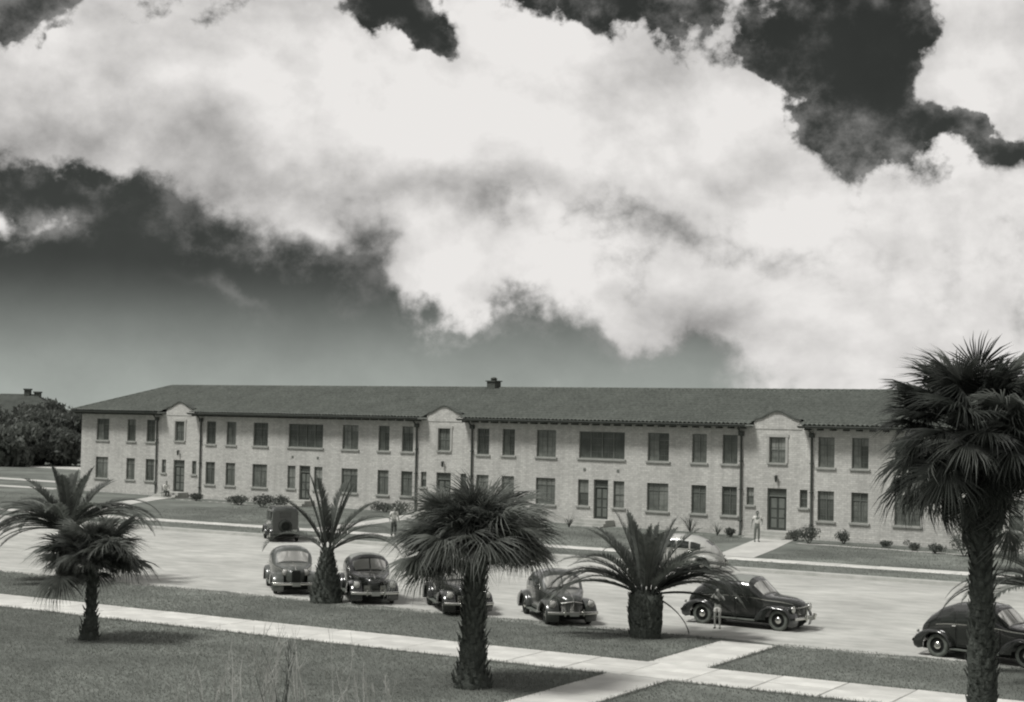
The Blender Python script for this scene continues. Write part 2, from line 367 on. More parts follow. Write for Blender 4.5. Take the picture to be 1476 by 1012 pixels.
# lawn walks that lead to the doors
def walk(name, pts_left, pts_right, z=.16):
    b = MB(); n_ = len(pts_left)
    b.grid([[(x, y, z) for x, y in pts_left], [(x, y, z) for x, y in pts_right]])
    b.grid([[(x, y, z) for x, y in pts_right], [(x, y, z - .1) for x, y in pts_right]])
    b.grid([[(x, y, z - .1) for x, y in pts_left], [(x, y, z) for x, y in pts_left]])
    return tag(b.build(name, M_conc, fixn=True), kind='structure')
walk('door_walk', [(-35.1, 88.9), (-33.6, 82), (-32.3, 75.8)], [(-32.9, 88.7), (-31.4, 82), (-30.2, 75.8)], .156)
walk('door_walk', [(-61.8, 91.6), (-60.2, 86), (-58.9, 80), (-58.2, 75.8)], [(-59.9, 91.4), (-58.6, 86), (-57.4, 80), (-56.7, 75.8)], .157)
walk('door_walk', [(-88.3, 95.0), (-84.4, 87), (-80.7, 80), (-78.6, 75.8)], [(-86.2, 94.8), (-82.6, 87), (-78.8, 80), (-76.6, 75.8)], .158)
# far left: streets and strips of open ground beyond the end of the building
walk('side_street', [(-260, 150), (-150, 138.5), (-105, 134)], [(-260, 143), (-150, 133), (-105, 129)], .02)
walk('side_street', [(-240, 112), (-125, 109), (-104, 106.5)], [(-240, 109.5), (-125, 107), (-104, 104.6)], .15)
walk('side_street', [(-240, 99.3), (-125, 98.6), (-102, 98.0)], [(-240, 97.3), (-125, 96.8), (-101, 96.4)], .151)

# ------------------------------------------------------------------ the long building (local x along the front, local y inwards)
KB = -.105; BR = math.atan(KB)
bld = empty('long_building', (-60, 93, .0), BR, 'long two-storey pale building with hipped tile roof and three curved gables', 'building')
ex = Vector((math.cos(BR), math.sin(BR), 0)); ey = Vector((-math.sin(BR), math.cos(BR), 0))
def BL2W(x, y, z=0): return Vector((-60, 93, z)) + ex * x + ey * y
XL, XR = -38.8, 62.0; ZT = 6.66; DEP = 12.0
GAB = [-26.75, .08, 25.58, 51.0]
op = []   # (x, w, z0, z1, type)
def pair(x, w, ty, up=(4.40, 6.17), lo=(1.28, 3.02)): op.append((x, w, up[0], up[1], ty)); op.append((x, w, lo[0], lo[1], ty))
for x in (-36.1, -17.78, -8.65, 8.70, 17.30, 33.76, 43.3, 58.6): pair(x, 1.56, 'single')
for x in (-32.53, -30.18, -23.19, -20.95, -5.44, -3.24, 3.46, 5.61, 20.25, 22.38, 28.74, 30.86, 45.9, 48.0, 54.1, 56.1): pair(x, 1.04, 'narrow')
for x in (-13.09, 13.06, 38.6):
    op.append((x, 3.5, 4.42, 6.15, 'wide')); op.append((x - 1.36, .83, 1.34, 3.03, 'slim')); op.append((x + 1.36, .83, 1.34, 3.03, 'slim')); op.append((x, 1.1, .55, 3.07, 'door'))
for g in GAB:
    op.append((g, 1.08, 4.57, 6.1, 'gable')); op.append((g - 1.78, .5, 1.98, 3.04, 'small')); op.append((g + 1.74, .5, 1.98, 3.04, 'small')); op.append((g, 1.28, .55, 3.05, 'door'))
# front wall: a grid with the openings left out, and reveals
b = MB()
xsb = sorted(set([XL, XR] + [round(o[0] - o[1] / 2, 3) for o in op] + [round(o[0] + o[1] / 2, 3) for o in op]))
zsb = sorted(set([-.3, ZT] + [o[2] for o in op] + [o[3] for o in op]))
idx = {(i, j): i * len(zsb) + j for i in range(len(xsb)) for j in range(len(zsb))}
vs = [(x, 0, z) for x in xsb for z in zsb]; fs = []
for i in range(len(xsb) - 1):
    xm = (xsb[i] + xsb[i + 1]) / 2
    here = [o for o in op if abs(xm - o[0]) < o[1] / 2]
    for j in range(len(zsb) - 1):
        zm = (zsb[j] + zsb[j + 1]) / 2
        if any(o[2] < zm < o[3] for o in here): continue
        fs.append((idx[i, j], idx[i + 1, j], idx[i + 1, j + 1], idx[i, j + 1]))
b.add(vs, fs)
for (x, w, z0, z1, ty) in op:
    l, r = round(x - w / 2, 3), round(x + w / 2, 3); d = .26
    b.quad((l, 0, z0), (l, d, z0), (l, d, z1), (l, 0, z1)); b.quad((r, 0, z0), (r, 0, z1), (r, d, z1), (r, d, z0))
    b.quad((l, 0, z1), (l, d, z1), (r, d, z1), (r, 0, z1)); b.quad((l, 0, z0), (r, 0, z0), (r, d, z0), (l, d, z0))
b.quad((XL, 0, -.3), (XL, 0, ZT), (XL, DEP, ZT), (XL, DEP, -.3)); b.quad((XR, 0, -.3), (XR, DEP, -.3), (XR, DEP, ZT), (XR, 0, ZT)); b.quad((XL, DEP, -.3), (XL, DEP, ZT), (XR, DEP, ZT), (XR, DEP, -.3))
b.build('wall', M_wall, bld)
M_inside = mat('dark_interior', .02, 1, .1)
MB().quad((XL + .02, .5, 0), (XR - .02, .5, 0), (XR - .02, .5, ZT - .1), (XL + .02, .5, ZT - .1)).build('interior', M_inside, bld)
MB().box(XL - .03, XR + .03, -.05, .02, -.3, .42).build('plinth', M_wall, bld)

# windows: frame (> pane, sill)
wm = {}
def bars(b, w, h, cols, rows, y, th, rail=None):
    for c in range(1, cols): xx = -w / 2 + w * c / cols; b.box(xx - th / 2, xx + th / 2, y, y + .03, .04, h - .04)
    for r in range(1, rows): zz = h * r / rows; b.box(-w / 2 + .04, w / 2 - .04, y + .002, y + .028, zz - th / 2, zz + th / 2)
def window_meshes(w, h, ty):
    key = (round(w, 2), round(h, 2), ty)
    if key in wm: return wm[key]
    fr = MB(); t = .06
    fr.box(-w / 2, -w / 2 + t, .10, .20, 0, h); fr.box(w / 2 - t, w / 2, .10, .20, 0, h); fr.box(-w / 2 + t, w / 2 - t, .10, .20, h - t, h); fr.box(-w / 2 + t, w / 2 - t, .10, .20, 0, t)
    pc = []                                        # panes: (x0,x1,z0,z1)
    mid = h * .74 if ty in ('narrow', 'single') else h * .5
    if ty == 'wide':
        for c in (1, 2, 3): xx = -w / 2 + w * c / 4; fr.box(xx - .04, xx + .04, .105, .195, t, h - t)
        for c in range(4): pc += [(-w / 2 + w * c / 4, -w / 2 + w * (c + 1) / 4, 0, h)]
        bars(fr, w, h, 8, 4, .135, .022)
    elif ty in ('single', 'narrow', 'gable'):
        fr.box(-w / 2 + t, w / 2 - t, .11, .19, mid - .03, mid + .03); fr.box(-.025, .025, .112, .188, t, h - t)
        pc += [(-w / 2, 0, 0, mid), (0, w / 2, 0, mid), (-w / 2, 0, mid, h), (0, w / 2, mid, h)]
        bars(fr, w, h, 4 if ty == 'single' else 3, 5, .135, .02)
    else:
        fr.box(-w / 2 + t, w / 2 - t, .11, .19, mid - .025, mid + .025)
        pc += [(-w / 2, w / 2, 0, mid), (-w / 2, w / 2, mid, h)]
        bars(fr, w, h, 2, 4, .135, .018)
    panes = []
    for k, (x0, x1, z0, z1) in enumerate(pc):
        p = [MB().box(x0 + .02, x1 - .02, .150, .156, z0 + .02, z1 - .02).mesh('pane', g) for g in M_glass + [M_paneblind]]
        panes.append(p)
    sill = MB().box(-w / 2 - .12, w / 2 + .12, -.10, .12, -.11, -.004).mesh('sill', M_sill)
    bl_ = MB().box(-w / 2 + .07, w / 2 - .07, .20, .21, 0, h - .07).mesh('blind', M_blind)
    wm[key] = (fr.mesh('window', M_frame), panes, sill, bl_); return wm[key]
for (x, w, z0, z1, ty) in op:
    if ty == 'door': continue
    fm, panes, sill, bl_ = window_meshes(w, z1 - z0, ty)
    wo_ = link('window', fm, bld, (x, 0, z0))
    q = rnd.random(); base = 0 if q < .4 else (1 if q < .82 else 2)
    shade = rnd.random() < .4 and ty != 'wide'
    if ty == 'wide': base = 0
    for ip, p in enumerate(panes):
        g = base if rnd.random() < .8 or ty == 'wide' else rnd.randrange(3)
        if shade and ty in ('single', 'narrow', 'gable') and ip >= 2: g = 3
        if shade and ty in ('slim', 'small', 'wide') and ip == 1: g = 3
        link('pane', p[g], wo_, rot=(rnd.gauss(0, .004), 0, rnd.gauss(0, .006)))
    link('sill', sill, wo_)
    if ty == 'gable':
        tr = MB(); h = z1 - z0
        tr.box(-w / 2 - .16, -w / 2 - .003, -.05, .05, -.003, h + .003); tr.box(w / 2 + .003, w / 2 + .16, -.05, .05, -.003, h + .003); tr.box(-w / 2 - .22, w / 2 + .22, -.06, .05, h + .006, h + .18)
        tr.build('surround', M_trim, wo_)
# doors with transom, step and lantern
for (x, w, z0, z1, ty) in op:
    if ty != 'door': continue
    dh = (z1 - z0) * .80
    d_ = MB(); d_.box(x - w / 2 + .07, x + w / 2 - .07, .17, .22, z0, z0 + dh); do = d_.build('door', M_door, bld)
    p_ = MB()
    for cx_ in (-1, 1):
        for (a, c) in ((.08, .34), (.38, .62), (.66, .95)):
            p_.box(x + cx_ * w * .2 - w * .14, x + cx_ * w * .2 + w * .14, .155, .172, z0 + dh * a, z0 + dh * c)
    p_.build('door_panel', M_frame, do); MB().lathe([(0, -.06), (.035, -.05), (.035, -.01), (.015, .02)], 10, 'y', (x + w * .34, .16, z0 + dh * .48)).build('handle', M_pipe, do)
    f_ = MB(); f_.box(x - w / 2, x - w / 2 + .07, .10, .24, z0, z1); f_.box(x + w / 2 - .07, x + w / 2, .10, .24, z0, z1); f_.box(x - w / 2 + .07, x + w / 2 - .07, .10, .24, z1 - .07, z1); f_.box(x - w / 2 + .07, x + w / 2 - .07, .11, .23, z0 + dh, z0 + dh + .07)
    f_.build('door_frame', M_frame, do); MB().box(x - w / 2 + .07, x + w / 2 - .07, .16, .166, z0 + dh + .07, z1 - .07).build('transom_pane', M_glass[0], do)
    s_ = MB(); ww = w / 2 + .55
    s_.box(x - ww, x + ww, -1.1, -.052, -.1, .54); s_.box(x - ww - .12, x + ww + .12, -1.5, -1.103, -.1, .36); s_.box(x - ww - .12, x + ww + .12, -1.9, -1.503, -.1, .2)
    s_.build('stoop', M_kerb, bld)
for g in GAB:
    ln = MB(); ln.lathe([(0, .30), (.05, .28), (.11, .20), (.09, .19), (.07, -.06), (.03, -.12), (0, -.14)], 8, 'z', (g, -.17, 3.55)); ln.box(g - .02, g + .02, -.16, .0, 3.78, 3.82); ln.build('lantern', M_gutter, bld)
for x in (-13.09, 13.06, 38.6):
    for s in (-1, 1):
        v_ = MB(); v_.box(x + s * 1.28 - .1, x + s * 1.28 + .1, -.02, .02, 3.58, 3.78)
        for k in range(3): v_.box(x + s * 1.28 - .085, x + s * 1.28 + .085, -.032, -.02, 3.61 + k * .055, 3.64 + k * .055)
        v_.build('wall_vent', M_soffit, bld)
# downpipes
for x in (-29.35, -24.25, -2.33, 2.58, 23.20, 27.86, 48.4, 53.4):
    p_ = MB(); p_.tube([(x, -.55, 6.62), (x, -.42, 6.48), (x, -.11, 6.25), (x, -.11, 3.3), (x, -.11, .25), (x, -.28, .08)], .065, 10); dp = p_.build('downpipe', M_pipe, bld, True)
    MB().box(x - .16, x + .16, -.24, -.02, 6.12, 6.40).build('hopper', M_pipe, dp, bevel=.03)
    for z in (1.0, 2.9, 4.6): MB().box(x - .10, x + .10, -.19, 0, z - .03, z + .03).build('bracket', M_pipe, dp)

# roof
EO = .8; EZ = 6.80; YR = 6.0; RZ = 9.0; SL = (RZ - EZ) / (YR + EO); XE0 = XL - .5; XE1 = XR + .5; XRG = -34.6; XRG1 = XR - 4.2
rf = MB()
NT = [(g - 1.72, g + 1.72) for g in GAB]       # gable notches in the eave
def rz(y): return EZ + (y + EO) * SL
rf.quad((XE0, DEP + EO, EZ - .02), (XE1, DEP + EO, EZ - .02), (XRG1, YR, RZ - .02), (XRG, YR, RZ - .02))
rf.add([(XE0, -EO, EZ - .02), (XRG, YR, RZ - .02), (XE0, DEP + EO, EZ - .02)], [(0, 1, 2)]); rf.add([(XE1, -EO, EZ - .02), (XE1, DEP + EO, EZ - .02), (XRG1, YR, RZ - .02)], [(0, 1, 2)])
rf.quad((XE0, .02, EZ - .06 + .8 * SL), (XE1, .02, EZ - .06 + .8 * SL), (XRG1, YR, RZ - .06), (XRG, YR, RZ - .06))
roof = rf.build('roof', M_roof, bld)
# barrel tiles on the front slope: rolls along the slope, stepped at each course
tl = MB(); pit = .30; prof = [(-.15, 0), (-.11, .045), (-.05, .085), (.02, .09), (.08, .05), (.15, 0)]
courses = 15; rj = random.Random(3)
ncol = int((XE1 - XE0) / pit)
for c in range(ncol):
    xc = XE0 + (c + .5) * pit
    ya = -EO
    for (n0, n1) in NT:
        if n0 < xc < n1: ya = .05
    yb = YR
    if xc < XRG: yb = -EO + (xc - XE0) / (XRG - XE0) * (YR + EO)
    if xc > XRG1: yb = -EO + (XE1 - xc) / (XE1 - XRG1) * (YR + EO)
    if yb - ya < .15: continue
    nr = max(1, int(round((yb - ya) / .46))); rows = []
    for r in range(nr):
        y0 = ya + (yb - ya) * r / nr; y1 = ya + (yb - ya) * (r + 1) / nr; jz = rj.uniform(-.008, .012); jx = rj.uniform(-.012, .012)
        rows.append([(xc + px + jx, y0, rz(y0) + pz + .035 + jz) for px, pz in prof]); rows.append([(xc + px + jx, y1 + .02, rz(y1) + pz * .85 - .005 + jz) for px, pz in prof])
    tl.grid(rows)
tag(tl.build('roof_tiles', M_roof, roof, True), kind='stuff')
# ridge and hip caps
for a, c, nme in (((XRG, YR, RZ + .04), (XRG1, YR, RZ + .04), 'ridge_cap'), ((XE0, -EO, EZ + .04), (XRG, YR, RZ + .04), 'hip_cap')):
    a = Vector(a); c = Vector(c); k = int((c - a).length / .6); b = MB()
    for i in range(k):
        b.tube([a.lerp(c, i / k), a.lerp(c, (i + 1.05) / k)], [.11, .095], 8)
    b.build(nme, M_roof, roof)
# chimney pot housing on the ridge
ch = MB(); ch.box(-.62, .10, YR - .36, YR + .36, RZ - .2, RZ + .50); co = ch.build('chimney', M_coping, roof)
MB().box(-.70, .18, YR - .44, YR + .44, RZ + .503, RZ + .58).build('chimney_cap', M_coping, co)
MB().lathe([(.22, 0), (.22, .12), (.26, .13), (.18, .22), (0, .27)], 12, 'z', (-.26, YR, RZ + .58)).build('chimney_pot', M_coping, co, True)
# eave strips between the gables: soffit, gutter
cuts = [XE0] + [q for n_ in NT for q in n_] + [XE1]
for i in range(0, len(cuts), 2):
    a, c = cuts[i], cuts[i + 1]
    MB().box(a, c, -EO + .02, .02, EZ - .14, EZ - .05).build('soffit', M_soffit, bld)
    g_ = MB(); g_.grid([[(xx, -EO - .02 + .09 * math.cos(t), EZ - .02 + .09 * math.sin(t)) for t in [R(180 + 18 * k) for k in range(11)]] for xx in (a, c)])
    g_.box(a, c, -EO - .14, -EO - .10, EZ - .05, EZ + .0); g_.build('gutter', M_gutter, bld)
    nb = int((c - a) / .8); r_ = MB()
    for k in range(nb):
        xx = a + (k + .5) * (c - a) / nb; r_.box(xx - .05, xx + .05, -EO + .06, -.01, EZ - .25, EZ - .143)
    tag(r_.build('rafter_tails', M_gutter, bld), kind='stuff')
MB().box(XE0, XL - .003, -EO + .02, DEP + EO, EZ - .14, EZ - .05).build('soffit', M_trim, bld)
# gable parapets with curved outline and dark coping
half = [(1.60, 6.57), (1.60, 6.80), (1.52, 7.00), (1.38, 7.12), (1.18, 7.16), (1.0, 7.22), (.78, 7.34), (.5, 7.47), (.25, 7.57), (0, 7.60)]
for g in GAB:
    pr = [(-x, z) for x, z in half] + [(x, z) for x, z in half[::-1][1:]]
    b = MB(); n_ = len(pr)
    b.add([(g + x, -.035, z) for x, z in pr] + [(g + x, .34, z) for x, z in pr], [tuple(range(n_))[::-1], tuple(range(n_, 2 * n_))] + [(i, (i + 1) % n_, n_ + (i + 1) % n_, n_ + i) for i in range(n_)])
    go = b.build('gable', M_wall, bld, fixn=True)
    c_ = MB(); rows = []
    for i, (x, z) in enumerate(pr):
        if z < 6.85: continue
        rows.append([(g + x, -.12, z - .01), (g + x, -.12, z + .09), (g + x, .42, z + .09), (g + x, .42, z - .01), (g + x, -.12, z - .01)])
    c_.grid(rows); c_.build('coping', M_coping, go, fixn=True)
    # saddle roof running back to the main slope
    s_ = MB(); back = (7.4 - EZ) / SL - EO
    s_.add([(g - 1.5, .36, 6.98), (g, .36, 7.42), (g + 1.5, .36, 6.98), (g, back + .4, 7.42), (g - 1.5, (6.98 - EZ) / SL - EO + .2, 6.98), (g + 1.5, (6.98 - EZ) / SL - EO + .2, 6.98)],
           [(0, 1, 3, 4), (1, 2, 5, 3)]); s_.build('saddle_roof', M_roof, go)
# bed with concrete edging along the foot of the front
def strip(name, x0, x1, y0, y1, z, m_):
    b = MB(); n_ = 40
    b.grid([[tuple(BL2W(x0 + (x1 - x0) * i / n_, y + .12 * math.sin(i * 1.7 + y), z)) for i in range(n_ + 1)] for y in (y0, y1)]); return tag(b.build(name, m_), kind='structure')
for (a, c) in ((-38, -29), (-24.2, -15.2), (-11, -2.6), (3, 11), (15.2, 20.5), (28.5, 37), (40, 60)): strip('planting_bed', a, c, -1.9, -.06, .143, M_soil)
strip('bed_edging', 28.5, 60, -3.4, -2.9, .146, M_conc); strip('bed_edging', -24.2, -16, -2.6, -2.3, .146, M_conc)

# ------------------------------------------------------------------ palms
def fan_leaf(seed, Lp, Lb, nseg=46, spread=128, droop=.25):
    r_ = random.Random(seed); b = MB()
    b.tube([(0, 0, 0), (Lp * .5, 0, .02), (Lp, 0, 0)], [.020, .014, .010], 4)
    for i in range(nseg):
        a = R(-spread + 2 * spread * (i + .5) / nseg); da = R(2 * spread / nseg) * .5
        L = Lb * (.70 + .30 * math.cos(a * .6)) * r_.uniform(.84, 1.10); dr = droop * r_.uniform(.4, 1.9)
        def P(rad, ang, z):
            cx_ = rad * math.cos(ang); return (Lp + cx_, rad * math.sin(ang), z - dr * L * (rad / L) ** 2.6 - .10 * max(0, cx_) ** 2)
        h = (Lp, 0, 0); tw = r_.uniform(-.05, .05)
        l, c, q = P(L * .42, a - da * .95, -.014), P(L * .44, a, .018), P(L * .42, a + da * .95, -.014)
        l2, c2, q2 = P(L * .74, a + tw * .5 - da * .34, -.01), P(L * .74, a + tw * .5, .006), P(L * .74, a + tw * .5 + da * .34, -.01)
        tp = P(L, a + tw, -.05)
        b.add([h, l, c, q, l2, c2, q2, tp], [(0, 1, 2), (0, 2, 3), (1, 4, 5, 2), (2, 5, 6, 3), (4, 7, 5), (5, 7, 6)])
    return b
def boots(b, base, top, r0, r1, n_, ln, wd, seed, out=.5):
    r_ = random.Random(seed); base = Vector(base); top = Vector(top)
    for i in range(n_):
        t_ = i / n_; a = i * 2.39996 + r_.uniform(-.15, .15); p = base.lerp(top, t_); r = r0(t_)
        o = Vector((math.cos(a), math.sin(a), 0)); s = Vector((-math.sin(a), math.cos(a), 0)); up = Vector((0, 0, 1))
        L = ln * r_.uniform(.7, 1.25); w = wd * r_.uniform(.8, 1.2)
        c = p + o * (r * .92); e = c + up * L + o * (L * out * r_.uniform(.5, 1.3))
        b.add([c - s * w, c + s * w, c + o * w * .7, e - s * w * .45, e + s * w * .45, e + o * w * .25 + up * .01], [(0, 2, 5, 3), (2, 1, 4, 5), (3, 5, 4), (0, 3, 4, 1)])
def trunk(b, base, top, rf_, n_=14, seg=14, seed=0, amp=.06):
    r_ = random.Random(seed); base = Vector(base); top = Vector(top); pts, rad = [], []
    for i in range(n_ + 1):
        t_ = i / n_; p = base.lerp(top, t_); p += Vector((r_.gauss(0, .015), r_.gauss(0, .015), 0)); pts.append(p); rad.append(rf_(t_) * r_.uniform(1 - amp, 1 + amp))
    b.tube(pts, rad, seg)
def orient(az_, elv, roll=0):
    """+X of the leaf points out along azimuth and elevation, its upper face up"""
    return (Matrix.Rotation(az_, 3, 'Z') @ Matrix.Rotation(-elv, 3, 'Y') @ Matrix.Rotation(roll, 3, 'X')).to_euler()
fan_cache = {}
def fan_palm(label, loc, H, lean, rfun, crown_n, Lp, Lb, e0, e1, mats, seed, nboot, boot_len, group=None, skirt=0, droop=.25, clear=True):
    r_ = random.Random(seed); o = empty('fan_palm', loc, 0, label, 'palm', group)
    top = Vector((lean[0], lean[1], H)); b = MB(); trunk(b, (0, 0, -.1), top, rfun, 16, 14, seed); tk = b.build('trunk', M_trunk, o, True)
    b = MB(); boots(b, (0, 0, .0), top, rfun, rfun, nboot, boot_len, .07, seed + 1); tag(b.build('leaf_boots', M_boot, tk), kind='stuff')
    meshes = [fan_leaf(seed * 10 + k, Lp * (.85 + .1 * k), Lb * (.86 + .09 * k), 54, 118 + 8 * k, droop * (.7 + .3 * k)).mesh('frond', mats[k % len(mats)]) for k in range(4)]
    for i in range(crown_n):
        t_ = (i + .5) / crown_n; a = i * 2.39996 + r_.uniform(-.3, .3)
        e = e0 + (e1 - e0) * t_ ** .85 + r_.gauss(0, 5)
        back = math.cos(a - math.atan2(loc[1], loc[0]))
        if e < 8 and back < -.55 and clear: e = 8 + r_.uniform(0, 30)
        if clear and e < 0 and math.sin(a - math.atan2(loc[1], loc[0])) < -.4: e = r_.uniform(0, 14)
        s = r_.uniform(.74, 1.14) * (.86 if e > 55 else 1); off = Vector((math.cos(a), math.sin(a), 0)) * rfun(1) * .7
        link('frond', meshes[r_.randrange(4)], o, tuple(top + off + Vector((0, 0, .15 - .35 * t_))), orient(a, R(e), r_.gauss(0, .35)), (s, s, s))
    for i in range(skirt):
        a = i * 2.39996 + 1; me = fan_cache.setdefault(('dead', seed), fan_leaf(seed * 10 + 9, Lp * .8, Lb * .8, 20, 70, .5).mesh('dry_frond', M_dead))
        link('dry_frond', me, o, tuple(top + Vector((math.cos(a) * .2, math.sin(a) * .2, -.25 - (.3 + skirt * .028) * r_.random()))), orient(a, R(r_.uniform(-84, -58)), r_.gauss(0, .5)), (r_.uniform(.8, 1.15),) * 3)
    return o
gl = G(128, 922); gm = G(680, 990)
fan_palm('small fan palm at far left with slim bare trunk, growing in near lawn', gl, 2.45, (.12, 0), lambda t_: .30 - .16 * min(1, t_ * 3) + .03 * (1 - t_), 84, .78, .80, 80, -30, [M_fan, M_fan, M_fand], 11, 90, .14, 'fan palms in the near lawn', 0)
fan_palm('middle fan palm with broad round crown and thick shaggy trunk beside footpath', gm, 3.58, (.04, 0), lambda t_: .285 + .20 * max(0, 1 - t_ * 5) ** 1.2 + (.05 if t_ < .36 else 0), 156, 1.06, .90, 86, -20, [M_fan, M_fan, M_fand], 23, 200, .20, 'fan palms in the near lawn', 0, .3)
fan_palm('tallest fan palm at the right edge, dark trunk cut off below', (-8.75, 35.4, 0), 6.85, (-.10, 0), lambda t_: .265 + .03 * math.sin(t_ * 9), 132, 1.22, .95, 80, -46, [M_fand, M_fand, M_fan], 37, 330, .17, 'fan palms in the near lawn', 22, .22, False)

def date_frond(seed, L, elev, curve, nl=46, leaf=.42, vee=.5, narrow=1.0, mat_=None):
    """a feather frond in the XZ plane; elev: start angle, curve: total bend down"""
    r_ = random.Random(seed); b = MB(); pts = []; p = Vector((0, 0, 0)); N = 24; a = elev
    tang = []
    for i in range(N + 1):
        pts.append(p.copy()); d = Vector((math.cos(R(a)), 0, math.sin(R(a)))); tang.append(d); p = p + d * (L / N); a -= curve / N * (.35 + 1.3 * i / N)
    b.tube(pts[::2], [.032 * (1 - .85 * i / (N / 2)) for i in range(N // 2 + 1)], 4)
    for k in range(nl):
        t_ = .10 + .89 * k / (nl - 1); f_ = t_ * N; i = min(N - 1, int(f_)); q = pts[i].lerp(pts[i + 1], f_ - i); d = tang[i]; up = Vector((0, 1, 0)).cross(d) * -1
        prof = math.sin(math.pi * min(1, .12 + t_ * .93)) ** .55
        for s in (-1, 1):
            ln = leaf * prof * r_.uniform(.85, 1.15) + .06; side = Vector((0, s, 0)); ang = R(r_.uniform(42, 60)) * narrow * (1 - .25 * t_)
            dr = (d * math.cos(ang) + (side * math.cos(vee) + up * math.sin(vee)) * math.sin(ang)).normalized(); w = .017 * (.7 + .6 * prof)
            wv = dr.cross(up).normalized() if abs(dr.dot(up)) < .95 else d
            tip = q + dr * ln + Vector((0, 0, -.16 * ln * r_.uniform(.3, 1.6))); mdp = q + dr * (ln * .45) + Vector((0, 0, -.01))
            b.add([q - wv * w * .4, q + wv * w * .4, mdp + wv * w, mdp - wv * w, tip], [(0, 1, 2, 3), (3, 2, 4)])
    return b
date_cache = {}
def dfm(kind):
    if kind not in date_cache:
        L, e, c, leaf, vee, nar = kind; date_cache[kind] = date_frond(int(L * 100 + e * 7 + c * 13 + leaf * 31), L, e, c, 78, leaf, vee, nar).mesh('frond', M_date)
    return date_cache[kind]
VAZ = lambda loc: math.atan2(loc[1], loc[0])           # azimuth looking away from the camera
def date_palm(label, loc, H, rfun, fronds, seed, nboot, blen, bw=.09):
    o = empty('date_palm', loc, 0, label, 'palm', 'date palms along the edge of the road'); top = Vector((0, 0, H)); b = MB()
    trunk(b, (0, 0, -.1), top, rfun, 12, 18, seed, .04); tk = b.build('trunk', M_trunk, o, True)
    b = MB(); boots(b, (0, 0, .02), top, rfun, rfun, nboot, blen, bw, seed, .55); tag(b.build('leaf_boots', M_boot, tk), kind='stuff')
    va = VAZ(loc); r_ = random.Random(seed)
    for (az_d, kind, sc_) in fronds:      # az_d: degrees left of straight-away as seen in the photograph
        a = va + R(az_d) + r_.gauss(0, .06); off = Vector((math.cos(a), math.sin(a), 0)) * rfun(1) * .5
        link('frond', dfm(kind), o, tuple(top + off - Vector((0, 0, .08))), (r_.gauss(0, .08), r_.gauss(0, .05), a), (sc_, sc_, sc_))
    return o
UP = (2.7, 82, 25, .42, .55, .8); UPN = (3.0, 76, 16, .20, .6, .6); HI = (2.9, 66, 48, .44, .5, .9); MD = (3.1, 50, 85, .44, .45, 1.0); LOW = (3.3, 36, 104, .42, .35, 1.0); ARC = (3.5, 26, 95, .38, .2, 1.05); FLAT = (3.0, 10, 66, .38, .2, 1.0); HANG = (2.0, -25, 55, .3, .1, .9)
BIGS = (3.5, 42, 118, .44, .35, 1.05); BIG = (4.1, 40, 112, .42, .3, 1.05)
def mix(seed, spec):
    r_ = random.Random(seed); out = []
    for kind, n_, rng_ in spec:
        for i in range(n_):
            a = rng_[0] + (rng_[1] - rng_[0]) * (i + .5) / n_ + r_.gauss(0, 8); out.append((a, kind, r_.uniform(.88, 1.08)))
    return out
g0 = G(95, 838); g1 = G(470, 868); g2 = G(930, 919)
date_palm('date palm at far left with wide arching fronds, trunk hidden behind small fan palm', g0, 2.15, lambda t_: .40 - .1 * t_,
          mix(1, [(UP, 4, (-180, 180)), (HI, 7, (-180, 180)), (MD, 12, (-180, 180)), (LOW, 10, (-150, 150)), (ARC, 6, (55, 125)), (BIG, 8, (-125, -50)), (FLAT, 4, (70, 110)), (BIG, 6, (50, 125))]), 5, 120, .16)
date_palm('date palm with few stiff upright fronds and cone-shaped trunk between parked cars', g1, 1.95, lambda t_: .50 * (1 - t_) ** .9 + .13,
          mix(2, [(UPN, 3, (40, 150)), (UPN, 3, (-150, -30)), (UP, 2, (-90, 90)), (HI, 2, (60, 110)), (HI, 2, (-120, -60)), (MD, 2, (-110, -70)), (LOW, 2, (-105, -80)), (LOW, 1, (60, 110))]), 6, 170, .16)
date_palm('date palm with stout barrel trunk and drooping side fronds beside the cross path', g2, 1.45, lambda t_: .50 - .02 * (1 - t_) - (.18 if t_ > .93 else 0) + .03 * math.sin(t_ * 3.1),
          mix(3, [(UP, 6, (-180, 180)), (HI, 8, (-180, 180)), (MD, 5, (-75, 75)), (BIGS, 3, (65, 110)), (BIGS, 4, (-112, -62)), (MD, 3, (70, 130)), (MD, 3, (-130, -70)), (LOW, 3, (65, 115)), (LOW, 4, (-115, -60)), (ARC, 3, (70, 110)), (ARC, 4, (-115, -60)), (FLAT, 2, (-100, -70)), (HANG, 1, (-95, -85))]), 8, 210, .15)
date_palm('date palm at right edge with dark fronds hanging behind the tall trunk', (-9.15, 46.6, 0), 2.3, lambda t_: .46,
          mix(4, [(UP, 8, (-180, 180)), (HI, 10, (-180, 180)), (MD, 10, (-180, 180)), (LOW, 10, (-180, 180)), (ARC, 6, (40, 140))]), 9, 200, .15)

